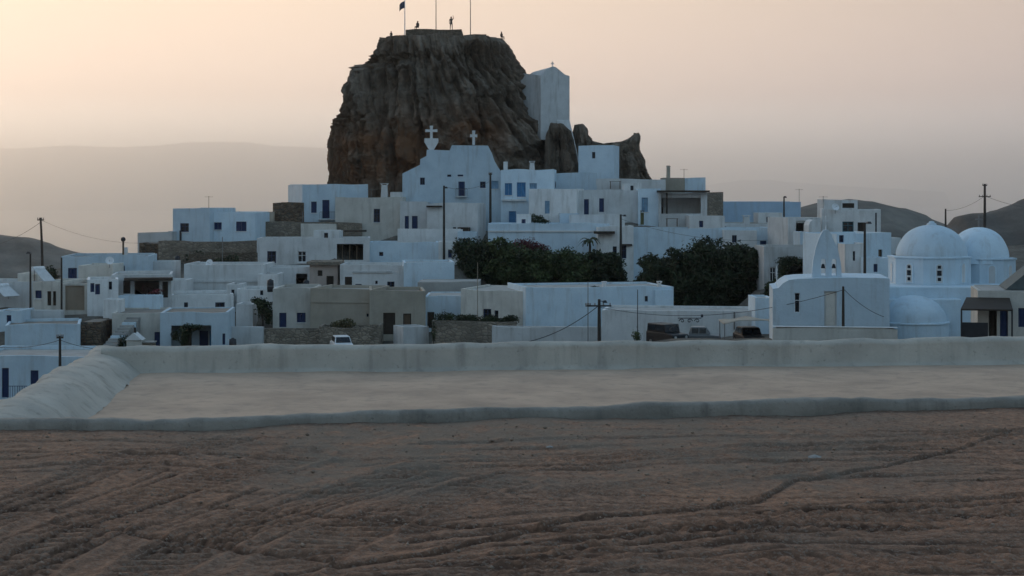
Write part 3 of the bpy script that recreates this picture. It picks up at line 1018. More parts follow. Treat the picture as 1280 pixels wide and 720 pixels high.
# ---- terrace with red flowers
h = House('white house with a dark porch and red flowers at left', 139, 214, 343, 388, 154, 155, d=7, mat='white', ops=[(154, 351, 163, 367, 'D'), (168, 350, 199, 370, 'o'), (203, 352, 210, 372, 'D')])
h.part('canopy', 'darkwood', 156, 347, 216, 350, -1.3, 0.4)
House('white terrace wall under the porch with red flowers', 148, 200, 369, 394, 151, d=1.4, mat='bluewhite', name='garden_wall', cat='wall', rooftop=False, par=0.1)
House('square white pillar block beside the blue stair at left', 129, 148, 375, 414, 146, d=2.5, mat='white', name='gate_pillar', cat='pillar')
h = House('cream house with a brown flat roof left of the blue porch', 140, 204, 392, 440, 143.5, 144, d=7.5, mat='cream', roof='roofbrown', par=0.15, ops=[(193, 415, 203, 437, 'N')])
h = House('bluish white house with a vine covered porch in the left foreground row', 200, 285, 391, 440, 142, 142.5, d=7, mat='bluewhite', roof='roofbrown', par=0.12,
          ops=[(214, 407, 264, 437, 'o'), (278, 417, 283, 431, 'n')])
u0, z0 = h.uv(214, 437); u1, z1 = h.uv(264, 407)
bk = MB().box(u0 - 0.3, 2.2, z0 - 0.3, u1 + 0.3, 2.4, z1 + 0.3).build('porch_wall', MATS['bluewhite'], h.root)
for a, b_, cde in ((246, 257, 'navy'), (259, 267, 'blue'), (226, 236, 'darkwood')):
    ua, zb_ = h.uv(a, 436); ub, zt_ = h.uv(b_, 416)
    MB().box(ua, 2.12, zb_, ub, 2.197, zt_).build('door', MATS[cde], h.root, bevel=0.02)
House('low white yard wall right of the vine covered porch', 285, 328, 409, 436, 146, d=1.0, mat='white', name='garden_wall', cat='wall', rooftop=False, par=0.1)
h = House('small white house with two square windows above the vine porch', 215, 292, 368, 398, 157, 158.5, d=6, mat='white', ops=[(230, 378, 235, 385, 'w'), (269, 378, 281, 388, 'w')])
h = House('large plain white house with a stepped top above the square windows', 230, 330, 331, 372, 168, d=7.5, mat='greywhite', par=0.2)
h.part('ledge', 'white', 230, 350, 330, 353, -0.10, -0.003)
h = House('little white block with a chimney beside the dark garden tree', 296, 341, 361, 386, 159, d=5, mat='white', ops=[(325, 363, 329, 369, 'w')])
h.chimney(333, 338, 357, 363, 0.5)
House('tiny white outhouse in front of the dark garden tree', 295, 316, 380, 413, 153, d=3, mat='white', ops=[(298, 376, 302, 381, 'w')], name='outhouse', cat='shed')
# ---- upper left
h = House('white corner house with one shuttered window highest on the left skyline', 216, 262, 260, 305, 190, 188.5, d=6.5, mat='bluewhite', ops=[(225, 279, 236, 290, 'w')])
h.part('drainpipe', 'darkmetal', 225, 288, 227, 305, -0.12, -0.02)
h = House('white house with two dark blue windows on the left skyline', 262, 319, 265, 304, 189.5, 189, d=7, mat='bluewhite', ops=[(267, 278, 277, 287, 'n'), (295, 277, 308, 289, 'n')])
House('low white block stepping down at the left end of the skyline houses', 172, 215, 290, 328, 191, 189, d=6, mat='greywhite', roof='roofgrey')
House('brown stone lean to below the skyline houses', 174, 201, 304, 328, 185, d=4, mat='brownrubble', name='shed', cat='shed', roof='roofbrown', par=0.02)
House('dark rubble terrace wall under the skyline houses', 198, 322, 303, 334, 184, d=3.5, mat='rubble', name='terrace_wall', cat='wall', rooftop=False, par=0.0, wob=0.3)
House('second rubble terrace wall lower on the slope at left', 236, 322, 316, 336, 180, d=2.5, mat='darkrubble', name='terrace_wall', cat='wall', rooftop=False, par=0.0, wob=0.35)
House('brown unplastered stone house left of the tall white one', 341, 380, 253, 282, 200, d=6, mat='brownrubble', roof='roofbrown', par=0.1, wob=0.12)
House('beige wall stub between the skyline houses and the brown stone house', 318, 342, 265, 282, 199, d=4, mat='beige', name='garden_wall', cat='wall', rooftop=False, par=0.1)
House('long grey stone retaining wall under the brown stone house', 318, 452, 278, 300, 194, d=3, mat='rubble', name='retaining_wall', cat='wall', rooftop=False, par=0.0, wob=0.15)
h = House('tall white house with a balcony door left of the rock', 378, 460, 230, 284, 200, 203, d=8, mat='bluewhite', ops=[(389, 252, 396, 266, 'n'), (403, 250, 412, 273, 'N')])
h.balcony(398, 262, 418, 274, 0.8)
h = House('broad cream house with one tall window below the rock', 419, 503, 247, 304, 195, 194.5, d=6, mat='cream', ops=[(467, 261, 475, 278, 'w')])
h.chimney(474, 483, 231, 250, 1.0)
h.part('parapet_block', 'white', 487, 240, 500, 249, 0.6, 2.4)
# ---- row with the big dark opening
h = House('white house with two square windows and a wide dark garage opening', 321, 462, 298, 334, 180, 181, d=7.5, mat='white', roof='roofgrey', ops=[(334, 314, 345, 329, 'w'), (372, 314, 383, 328, 'g'), (421, 305, 454, 325, 'o')])
us, zs_ = h.uv(437, 305)
for px in (428, 437, 446):
    u, _ = h.uv(px, 320)
    z0 = h.uv(px, 325)[1]; z1 = h.uv(px, 305)[1]
    MB().box(u - .05, 0.4, z0, u + .05, 0.5, z1).build('post', MATS['wood'], h.root)
h.part('awning', 'darkwood', 430, 288, 458, 290, 0.8, 2.4)
House('blank white wall house right of the wide dark opening', 462, 548, 303, 332, 182, 182.5, d=6.5, mat='bluewhite', ops=[(474, 315, 479, 320, 'w')])
h = House('white house with two narrow arched doors under the church', 500, 534, 252, 290, 193, d=5, mat='white', ops=[(506, 270, 511, 286, 'N'), (515, 270, 522, 286, 'N')])
h = House('white house with a pergola beam beside the tall pole', 534, 597, 254, 312, 191, 190, d=5.5, mat='greywhite', ops=[(566, 284, 570, 292, 'w')])
h.part('beam', 'darkwood', 534, 257, 553, 259, -0.5, 0.1)
h.part('awning', 'darkwood', 574, 284, 588, 291, -1.0, -0.003)
House('long low white terrace wall below the narrow arched doors', 497, 578, 286, 306, 187.5, d=1.5, mat='white', name='garden_wall', cat='wall', rooftop=False, par=0.1)
h = House('white house with three small dark openings above the beige houses', 425, 506, 331, 366, 169, d=6.5, mat='white', ops=[(431, 346, 440, 361, 'D'), (444, 355, 452, 360, 'w'), (484, 352, 493, 361, 'w'), (469, 351, 472, 355, 'w')])
h.part('ledge', 'greywhite', 441, 339, 490, 341, -0.12, -0.003)
House('plain bluish white block with a smooth wall left of the trees', 505, 568, 328, 362, 167.5, 168, d=7, mat='bluewhite', par=0.22)
h = House('small stone hut with an overhanging slab roof among white walls', 387, 422, 331, 363, 170.5, d=4, mat='pinkish', name='stone_hut', cat='hut', rooftop=False, ops=[(397, 338, 403, 345, 'D'), (408, 345, 417, 358, 'D')])
h.part('slab_roof', 'rubble', 384, 327, 425, 331, -0.5, 4.3)
House('white wall with a dark doorway left of the stone hut', 330, 388, 334, 364, 172, d=5, mat='white', ops=[(370, 342, 384, 359, 'o')])
# ---- beige front row
h = House('cream house with two navy windows in the front row', 341, 391, 360, 416, 152, d=7, mat='cream', ops=[(349, 391, 358, 409, 'N'), (371, 391, 382, 403, 'n')])
h = House('grey beige blank house between the cream and tan houses', 388, 464, 361, 422, 151, 150, d=7, mat='beige', roof='roofgrey', ops=[(458, 392, 462, 396, 'w')])
h.part('panel', 'beige', 390, 377, 461, 379, -0.08, -0.003)
h = House('tan house with a tall dark door and a window in the front row', 462, 532, 364, 424, 149, 149.5, d=7, mat='beige', roof='roofbrown', ops=[(479, 391, 494, 418, 'D'), (504, 392, 514, 407, 'x')])
h = House('small white house behind the dark hedge in the front row', 531, 591, 370, 412, 153, d=7, mat='bluewhite', roof='roofgrey', par=0.1, ops=[(534, 390, 543, 410, 'D')])
House('flat grey outbuilding roof between the white block and the trees', 522, 600, 352, 372, 161, d=5, mat='cement', par=0.05, name='outbuilding', cat='shed')
h = House('cream house with two barred windows left of the big white house', 576, 660, 362, 428, 150, 148, d=8, mat='cream', roof='roofgrey', par=0.1, ops=[(604, 386, 614, 403, 'w'), (618, 388, 623, 403, 'w')])
h = House('big white house with a patched wall in the middle of the front row', 657, 842, 360, 420, 147, 150, d=8, mat='bluewhite', roof='roofgrey', par=0.2, ops=[(806, 370, 810, 377, 'w')])
h.part('buttress', 'bluewhite', 818, 362, 840, 386, -0.35, -0.003)
h.chimney(757, 762, 355, 362, 1.0)
h.chimney(828, 833, 355, 362, 1.4)
House('low white yard wall ending in a corner left of the crossarm pole', 615, 757, 408, 434, 140, 139, d=1.0, mat='greywhite', name='garden_wall', cat='wall', rooftop=False, par=0.1)
h = House('long low white house behind the parked vehicles', 752, 952, 388, 430, 139, 137, d=7, mat='white', roof='roofgrey', par=0.2, ops=[(876, 393, 879, 397, 'w')])
h.part('downpipe', 'metal', 917, 390, 919, 412, -0.1, -0.02)
House('low rubble wall under the dark hedge in the front row', 540, 646, 402, 432, 143, d=2.2, mat='rubble', name='rubble_wall', cat='wall', rooftop=False, par=0.0, wob=0.12)
House('white cistern box in front of the tan house', 504, 536, 409, 430, 143.5, 144.5, d=2.6, mat='greywhite', name='cistern', cat='cistern', roof='roofgrey', par=0.05)
House('stony retaining bank in front of the beige blank house', 399, 476, 409, 432, 145, d=3.0, mat='rubble', name='retaining_wall', cat='wall', rooftop=False, par=0.0, wob=0.5)
House('low stone wall in front of the cream house with navy windows', 318, 400, 411, 432, 147, d=1.0, mat='rubble', name='garden_wall', cat='wall', rooftop=False, par=0.0, wob=0.2)
# ---- church below the rock
ch = House('blue white church with a stepped gable at the foot of the rock', 503, 626, 217, 292, 198, d=9, mat='bluewhite', name='church', cat='church',
           outline=[(503, 217), (525, 206), (525.4, 199), (533, 195), (533.4, 187), (562, 188), (565, 181.5), (610, 182), (614, 190), (617, 199), (622, 208), (626, 214)],
           ops=[(525, 222, 531, 231, 'w'), (572, 204, 578, 211, 'w'), (559, 217, 564, 221, 'w'), (572, 217, 579, 220.5, 'w'), (573, 227, 581, 245, 'N'), (600, 227, 607, 235, 'w'), (614, 226, 623, 236, 'p')])
ch.balcony(570, 236, 584, 245, 0.5)
def white_cross(root_h, px, y0, y1, base, arm, lab=None):
    """plaster cross standing on the church front, picture column px from y0 (top) to y1 (foot)"""
    u, zt = root_h.uv(px, y0)
    _, zb = root_h.uv(px, y1)
    hh = zt - zb
    w = 0.16
    mb = MB()
    mb.prism([(u - w, zb), (u + w, zb), (u + w, zb + hh * .55), (u + arm, zb + hh * .53), (u + arm, zb + hh * .74), (u + w, zb + hh * .72), (u + w * 1.3, zt), (u - w * 1.3, zt),
              (u - w, zb + hh * .72), (u - arm, zb + hh * .74), (u - arm, zb + hh * .53), (u - w, zb + hh * .55)], 0.3, 0.55)
    o = mb.build('cross', MATS['white'], root_h.root)
    if base:
        q = MB()
        q.prism([(u - base * .35, zb - 1.3), (u + base * .35, zb - 1.3), (u + base, zb - .35), (u + base, zb + .12), (u - base, zb + .12), (u - base, zb - .35)], 0.15, 0.75)
        q.build('pedestal', MATS['white'], o)
    return o
white_cross(ch, 539, 157, 174, 0.85, 0.75)
white_cross(ch, 592, 163, 181, 0.0, 0.45)
h = House('white house with bright blue shutters under the rock beside the church', 626, 692, 212, 284, 197.5, 197, d=7, mat='bluewhite', ops=[(631, 229, 640, 244, 'b'), (646, 228, 657, 246, 'b'), (662, 229, 671, 236, 'p'), (636, 264, 645, 280, 'B')])
h.part('ledge', 'white', 628, 249, 658, 251, -0.4, -0.003)
h.chimney(661, 668, 203, 213, 0.6)
h.part('pinnacle', 'white', 629, 202, 634, 213, 0.3, 0.8)
h = House('white upper wall house with one tiny window right of the blue shutters', 690, 746, 216, 244, 201, d=6, mat='bluewhite', ops=[(690.8, 227, 695, 235, 'w')])
h = House('square white house with one blue shutter left of the terrace', 661, 721, 236, 284, 191, 190, d=6.5, mat='white', ops=[(681, 251, 687, 267, 'p')])
h = House('long white house with a row of blue doors on an upper terrace', 719, 801, 238, 284, 191.5, 192, d=6.5, mat='greywhite', ops=[(718, 248, 723, 267, 'p'), (730, 249, 736, 268, 'N'), (749, 248, 755, 265, 'N')])
House('low white terrace wall in front of the row of blue doors', 712, 781, 268, 286, 186, d=1.0, mat='white', name='garden_wall', cat='wall', rooftop=False, par=0.1)
h = House('white house with a blue window and an olive door beside the open porch', 798, 826, 236, 284, 191, d=6, mat='bluewhite', ops=[(802, 247, 810, 265, 'p'), (799, 263, 805, 281, 'O')])
h = House('flat white upper storey under the ruined crag', 745, 832, 224, 244, 201, d=6, mat='greywhite', par=0.2)
h = House('white rooftop room on the skyline right of the crag', 855, 882, 222, 244, 203, d=5, mat='bluewhite', par=0.15, ground=False)
h = House('beige rooftop wall with a round stone pillar on the skyline', 829, 856, 223, 244, 202.5, d=4, mat='beige', par=0.1, ground=False)
u, zt = h.uv(836, 207); _, zb = h.uv(836, 224)
MB().lathe([(0.26, zb - .3), (0.24, zt - .15), (0.30, zt - .1), (0.22, zt), (0.0, zt + .02)], 12, (u, 0.6)).build('pillar', MATS['beige'], h.root)
h = House('open porch house with a dark recess under a slab roof', 824, 884, 241, 288, 190, d=7, mat='greywhite', ops=[(826, 243, 876, 267, 'o')], rooftop=True, roof='roofbrown')
ua, za = h.uv(832, 268); ub, zb = h.uv(876, 243)
MB().box(ua, 3.2, za - .3, ub + .6, 3.4, zb + .2).build('porch_wall', MATS['white'], h.root)
h.part('canopy', 'darkwood', 822, 238, 886, 240.5, -1.0, 1.0)
h.part('post', 'darkwood', 832, 241, 834, 267, -0.6, -0.45)
House('grey stone ruin block at the right end of the upper town', 877, 904, 241, 280, 196, d=5, mat='rubble', name='stone_ruin', cat='ruin', roof='roofbrown', par=0.05, wob=0.3)
h = House('broad blue white terrace wall above the trees', 610, 762, 279, 334, 184, d=5, mat='bluewhite', roof='bluewhite', par=0.5)
h.part('ledge', 'white', 610, 288, 762, 290, -0.12, -0.003)
h = House('small bright white house with two slit windows behind a wooden pole', 747, 792, 283, 350, 181, d=5, mat='white', ops=[(766, 308, 771, 323, 'w'), (777, 307, 783, 323, 'w')])
h.part('awning', 'darkwood', 742, 289, 768, 292, -0.9, -0.003)
h.part('ledge', 'darkwood', 775, 305, 790, 307, -0.3, -0.003)
House('long blue white wall house behind the dark right hand trees', 790, 962, 285, 352, 182, d=6, mat='bluewhite', roof='roofbrown', ops=[(884, 296, 888, 303, 'w'), (950, 301, 958, 309, 'n')])
h = House('white house with brown flat roof and chimney right of the porch', 842, 1003, 279, 312, 190, 191, d=8, mat='white', roof='roofbrown', par=0.1, ops=[(905, 283, 908, 287, 'w'), (972, 300, 981, 309, 'n')])
h.chimney(931, 940, 271, 281, 0.8)
House('long pale blue house on the right skyline behind a thin pole', 903, 1001, 252, 284, 208, d=7, mat='bluepaint', par=0.2)
House('white stepped house with a dark recess in the right cluster', 985, 1026, 272, 312, 176, 177, d=5.5, mat='white', ops=[(995, 276, 1011, 289, 'o')])
House('small white domed oven shape beside the bell tower', 1011, 1026, 275, 306, 172, d=3, mat='white', name='outhouse', cat='shed', outline=[(1011, 282), (1013, 277), (1016, 275), (1021, 275), (1024, 278), (1026, 283)])
h = House('white house with a teal window and dark door below the right hill', 1027, 1101, 262, 300, 178, 177, d=7, mat='white', roof='roofgrey', par=0.25, ops=[(1053, 277, 1067, 290, 't'), (1072, 278, 1082, 292, 'D'), (1094, 266, 1096, 292, 'w')])
House('white upper room on top of the house with the teal window', 1030, 1072, 250, 264, 181, d=4, mat='greywhite', par=0.1, ground=False, ops=[(1053, 254, 1068, 260, 'D')])
House('white house with a vine shaded porch right of the dark trees', 955, 1026, 308, 356, 158, d=6, mat='greywhite', ops=[(978, 324, 1014, 346, 'o'), (962, 334, 970, 352, 'g')], roof='roofbrown')
h = House('tall blue white house behind the bell tower', 1046, 1114, 292, 352, 146, 148, d=6, mat='bluewhite', ops=[(1098, 312, 1103, 322, 'x'), (1049, 294, 1055, 303, 'w')])
House('little white house squeezed left of the first dome', 1096, 1126, 296, 352, 152, d=5, mat='white', par=0.2)

# ---- small blocks filling the gaps between the larger houses
for a in [
    ('small white room on the roof left of the stepped white house', 196, 232, 350, 376, 163, 'white', [(205, 356, 210, 364, 'w')]),
    ('narrow grey white block behind the porch with red flowers', 178, 216, 327, 350, 170, 'greywhite', []),
    ('tiny cream room between the far left pole and the tan garage', 22, 42, 342, 372, 153.5, 'cream', []),
    ('pale low room in front of the far left grey house', -10, 26, 389, 412, 143, 'bluewhite', [(8, 394, 14, 404, 'n')]),
    ('small white stair block right of the two square windows', 283, 300, 356, 388, 160, 'greywhite', [(289, 362, 293, 370, 'w')]),
    ('short white block between the large plain house and the stone hut', 322, 348, 342, 366, 166, 'white', []),
    ('white roof room above the wide dark opening', 392, 424, 288, 300, 184, 'greywhite', [(405, 291, 410, 298, 'w')]),
    ('small cream block under the balcony house', 376, 420, 280, 300, 193, 'cream', []),
    ('white corner block at the foot of the tall church pole', 548, 576, 302, 330, 181, 'white', [(560, 312, 565, 322, 'n')]),
    ('little white block with a dark niche beside the trees', 572, 596, 290, 324, 184, 'bluewhite', [(578, 298, 588, 308, 'w')]),
    ('tiny white shelter on the blue white terrace', 646, 664, 268, 286, 185.5, 'white', [(652, 274, 657, 283, 'n')]),
    ('white stair block on the terrace above the palm', 700, 724, 266, 286, 187.5, 'bluewhite', []),
    ('white roof room right of the blue doors', 780, 802, 229, 244, 195, 'white', [(788, 232, 792, 239, 'w')]),
    ('low white room in front of the open porch', 862, 906, 270, 292, 186, 'white', [(874, 276, 879, 284, 'n')]),
    ('narrow white block behind the tallest dark tree', 905, 946, 288, 316, 180.5, 'white', [(915, 294, 921, 303, 'w')]),
    ('grey white roof room below the pale blue skyline house', 948, 978, 266, 284, 195, 'greywhite', [(958, 271, 963, 278, 'w')]),
    ('white cube house left of the domed oven shape', 1000, 1014, 290, 318, 168, 'bluewhite', []),
    ('white cube house with a slit window behind the bell gable', 1056, 1082, 304, 352, 143, 'white', [(1066, 314, 1069, 326, 'w')]),
    ('low white block beside the pole right of the bell gable', 1082, 1112, 322, 356, 141, 'bluewhite', [(1092, 330, 1097, 340, 'n')]),
    ('small white block between the dark tree and the chapel', 944, 968, 372, 414, 135, 'bluewhite', []),
]:
    lab, x0, x1, yt, yb, Y, mt, op = a
    House(lab, x0, x1, yt, yb, Y, d=4.0, mat=mt, ops=op, par=0.18)
# ------------------------------------------------------------------ domed church on the right
def domed_church():
    Y = 118.0
    k = Y / F
    base = P(1165, 420, Y)
    root = empty('domed_church', (base.x, Y + 4, base.z))
    tag(root, 'blue white church with two domes and an apse at right', 'church')
    for px in (1090, 1160, 1230):
        q = P(px, 422, Y - 2)
        BASES.append((q.x, q.y, q.z))
    def X(px, yy=0.0): return (px - 640) / F * (Y + 4 + yy) - base.x
    def Z(py, yy=0.0): return CZ + (HY - py) / F * (Y + 4 + yy) - base.z
    plaster('limewash', (0.66, 0.78, 0.86), (0.57, 0.69, 0.78), amt=0.4, bump=0.6, wet=0.3)
    lw = MATS['limewash']
    def drum(px0, px1, pt, pb, yy, nwin, rot, wins):
        cx = (X(px0, yy) + X(px1, yy)) / 2
        r = (X(px1, yy) - X(px0, yy)) / 2
        zt, zb = Z(pt, yy), Z(pb, yy)
        n = 8
        mb = MB()
        mb.lathe([(r, zb - 1.5), (r, zt - 0.12), (r + 0.10, zt - 0.10), (r + 0.10, zt), (r - 0.25, zt + 0.05)], n, (cx, yy), rot, rot + 2 * math.pi)
        o = mb.build('drum', lw, root)
        for a in wins:
            # slit windows set in shallow round headed niches of the drum faces
            am = rot + (a + 0.5) * 2 * math.pi / n
            rr = r * math.cos(math.pi / n)
            nx, ny = math.cos(am), math.sin(am)
            tx, ty = -ny, nx
            w, hh = 0.25, (zt - zb) * 0.62
            zc = zb + (zt - zb) * 0.16
            prof = [(-w, 0), (w, 0), (w, hh - w)] + [(w * math.cos(q), hh - w + w * math.sin(q)) for q in np.linspace(0.3, math.pi - 0.3, 6)] + [(-w, hh - w)]
            def ext(prof_, o0, o1):
                m2 = MB()
                n2 = len(prof_)
                vs_ = [(cx + nx * (rr + oo) + tx * s, yy + ny * (rr + oo) + ty * s, zc + u) for oo in (o0, o1) for s, u in prof_]
                fs = [tuple(range(n2)), tuple(range(2 * n2 - 1, n2 - 1, -1))] + [(q, n2 + q, n2 + (q + 1) % n2, (q + 1) % n2) for q in range(n2)]
                return m2.add(vs_, fs)
            # raised surround ring
            big = [(s * 1.45, u * 1.06 - 0.05) for s, u in prof]
            fr = ext(big, -0.05, 0.05)
            win = fr.build('window', lw, root)
            ext([(s, u) for s, u in prof], 0.02, 0.056).build('niche', MATS['greywhite'], win)
            for z0, z1, wd in () if yy > 5 or a not in (4, 5) else ((0.10, 0.28, 0.13), (0.38, 0.66, 0.17), (0.76, 0.92, 0.13)):
                ext([(-wd, hh * z0), (wd, hh * z0), (wd, hh * z1), (-wd, hh * z1)], 0.03, 0.062).build('pane', MATS['glass'], win)
        return cx, r, zt
    def dome(px0, px1, ptop, pt, yy, finial=True):
        cx = (X(px0, yy) + X(px1, yy)) / 2
        r = (X(px1, yy) - X(px0, yy)) / 2
        z0, z1 = Z(pt, yy), Z(ptop, yy)
        prof = []
        for a in np.linspace(0, math.pi / 2, 15):
            rr = r * math.cos(a) ** 0.92
            prof.append((max(rr, 0.0) * (1 + 0.008 * math.sin(a * 9)), z0 + (z1 - z0) * math.sin(a)))
        prof = [(r + 0.02, z0 - 0.35)] + prof
        o = MB().lathe(prof, 48, (cx, yy)).build('dome', lw, root, smooth=True)
        if finial:
            MB().lathe([(0.42, z1 - 0.12), (0.36, z1 + 0.10), (0.22, z1 + 0.16), (0.2, z1 + 0.26), (0.0, z1 + 0.30)], 16, (cx, yy)).build('finial', lw, o, smooth=True)
        return cx, z1
    # main body, stepping up behind the apse
    b = MB()
    b.box(X(1086), -1.6, -3.0, X(1262, 0), 8.5, Z(357))
    b.build('nave', lw, root, bevel=0.10)
    b = MB()
    b.box(X(1080, -2.2), -2.6, -3.0, X(1200, -2.2), -1.4, Z(371))
    b.box(X(1092, -3), -3.6, -3.0, X(1102, -3), -2.2, Z(399, -3))
    b.build('side_block', lw, root, bevel=0.08)
    drum(1111, 1212, 320, 357, 3.2, 8, math.pi / 8, [5, 4, 6, 3])
    dome(1121, 1208, 281, 321, 3.2)
    drum(1190, 1268, 322, 360, 5.4, 8, math.pi / 8, [5, 6])
    cx, z1 = dome(1187, 1260, 284, 323, 5.4, False)
    c = MB()
    c.box(cx - .05, 5.35, z1 - .1, cx + .05, 5.45, z1 + 1.0)
    c.box(cx - .28, 5.36, z1 + .58, cx + .28, 5.44, z1 + .68)
    c.build('cross', MATS['metal'], root)
    # apse with its half dome, towards us
    r = (X(1184, -2.5) - X(1100, -2.5)) / 2
    cx = (X(1184, -2.5) + X(1100, -2.5)) / 2
    za = Z(402, -2.5)
    MB().lathe([(r + .12, -3), (r + .12, za - 0.10), (r + .2, za - .08), (r + .2, za + 0.02), (r - 0.05, za + .04)], 40, (cx, -2.2)).build('apse', lw, root, smooth=False)
    prof = [((r - .02) * math.cos(a) ** .95, za + .03 + (Z(370, -2.5) - za) * math.sin(a)) for a in np.linspace(0, math.pi / 2, 13)]
    MB().lathe(prof, 44, (cx, -2.2)).build('apse_dome', lw, root, smooth=True)
    # wall piece under the second dome
    w = MB()
    w.box(X(1180, -1), -2.4, -3.0, X(1258, -1), -1.2, Z(384, -1))
    w.build('side_wall', lw, root, bevel=0.08)
domed_church()

ch2 = House('white chapel with a twin arched bell gable left of the domes', 966, 1112, 360, 424, 117, 116, d=6.5, mat='limewash', name='chapel', cat='chapel', wob=0.02,
            outline=[(966, 361), (973, 360), (979, 354), (986, 350), (998, 348.5), (1015, 348), (1060, 347), (1100, 347.5), (1112, 348)],
            ops=[(993, 366, 1000, 391, 'g'), (1030, 364, 1046, 409, 'P')])
def bell_gable(hh):
    """slender tapering gable with two arched openings and a cross"""
    def q(px, py): return hh.uv(px, py)
    outer = [(1016, 350), (1054, 350), (1052.5, 330), (1049, 312), (1043.5, 300), (1039.5, 291), (1037, 288), (1031, 288), (1028.5, 291), (1024.5, 300), (1020.5, 312), (1017, 330)]
    o2 = [q(*p) for p in outer]
    # openings as arches cut from stacked strips
    arches = [(1027.5, 1033.5, 324, 345), (1041, 1047, 324, 345)]
    mb = MB()
    y0, y1 = 1.0, 1.7
    zs_ = sorted({z for _, z in o2} | {q(1030, y)[1] for y in (345, 330, 327, 325, 324)})
    L_ = sorted([p for p in o2 if p[0] <= q(1034, 300)[0]], key=lambda p: p[1])
    R_ = sorted([p for p in o2 if p[0] > q(1034, 300)[0]], key=lambda p: p[1])
    lx = lambda z: float(np.interp(z, [p[1] for p in L_], [p[0] for p in L_]))
    rx = lambda z: float(np.interp(z, [p[1] for p in R_], [p[0] for p in R_]))
    zlev = list(np.linspace(zs_[0], zs_[-1], 30))
    for a, b_ in zip(zlev[:-1], zlev[1:]):
        zm = (a + b_) / 2
        cuts0, cuts1 = [lx(a)], [lx(b_)]
        for (p0, p1, ya, yb) in arches:
            u0, zt = q(p0, ya); u1, zb = q(p1, yb)
            if zb < zm < zt:
                c_, hw = (u0 + u1) / 2, (u1 - u0) / 2
                hw2 = hw if zm < zt - hw else math.sqrt(max(hw * hw - (zm - zt + hw) ** 2, 0.001))
                cuts0 += [c_ - hw2, c_ + hw2]; cuts1 += [c_ - hw2, c_ + hw2]
        cuts0.append(rx(a)); cuts1.append(rx(b_))
        for i in range(0, len(cuts0), 2):
            mb.hexa([(cuts0[i], y0, a), (cuts0[i + 1], y0, a), (cuts0[i + 1], y1, a), (cuts0[i], y1, a),
                     (cuts1[i], y0, b_), (cuts1[i + 1], y0, b_), (cuts1[i + 1], y1, b_), (cuts1[i], y1, b_)])
    g = mb.build('bell_gable', MATS['limewash'], hh.root, weld=True)
    u, zt = q(1034, 288)
    MB().box(u - .04, 1.3, zt - .05, u + .04, 1.38, q(1034, 270)[1]).box(u - .22, 1.31, zt + .62, u + .22, 1.37, zt + .70).build('cross', MATS['paintwhite'], g)
    for (p0, p1, ya, yb) in arches:
        u0, z1 = q(p0, ya); u1, z0 = q(p1, yb)
        uc, zc = (u0 + u1) / 2, z1 - 0.42
        MB().lathe([(0.16, zc - .3), (0.12, zc - .12), (0.09, zc), (0.0, zc + .03)], 12, (uc, 1.35)).build('bell', MATS['darkmetal'], g)
bell_gable(ch2)
h = House('beige yard wall with a coping in front of the chapel', 966, 1122, 409, 424, 112, 111, d=0.5, mat='cream', name='garden_wall', cat='wall', rooftop=False, par=0.1, foot=3)
h.part('coping', 'greywhite', 966, 408, 1122, 410, -0.06, 0.56)

h = House('house with a dark awning porch at the right edge', 1222, 1320, 362, 424, 104, 103, d=6, mat='cream', roof='roofgrey', par=0.05, ops=[(1273, 385, 1284, 409, 'n'), (1236, 386, 1246, 421, 'D'), (1250, 386, 1260, 421, 'N')])
u0, z0 = h.uv(1198, 384); u1, z1 = h.uv(1262, 379)
aw = MB()
aw.hexa([(u0, -2.2, z0 - .05), (u1, -2.2, z0 - .05), (u1, -0.003, z1 + .25), (u0 + .5, -0.003, z1 + .25), (u0, -2.2, z0 + .05), (u1, -2.2, z0 + .05), (u1, -0.003, z1 + .35), (u0 + .5, -0.003, z1 + .35)])
aw.build('awning', MATS['darkwood'], h.root)
zf = h.uv(1200, 423)[1]
for px in (1199, 1261):
    u = h.uv(px, 400)[0]
    MB().box(u - .05, -2.15, zf, u + .05, -2.05, z0).build('post', MATS['darkmetal'], h.root)
ua, ub = h.uv(1200, 400)[0], h.uv(1232, 400)[0]
MB().box(ua, -1.9, zf, ub, -1.8, h.uv(1200, 400)[1]).build('screen', MATS['darkmetal'], h.root)
# pitched roof on top at the frame edge
ua, za = h.uv(1258, 363); ub, _ = h.uv(1330, 363)
zt = h.uv(1290, 334)[1]
rf = MB()
rf.prism([(ua, za + .02), (ub, za + .02), ((ua + ub) / 2, zt)], 0.6, 5.4)
flat('slate', (0.10, 0.12, 0.12), 0.7)
rf.build('pitched_roof', MATS['slate'], h.root)
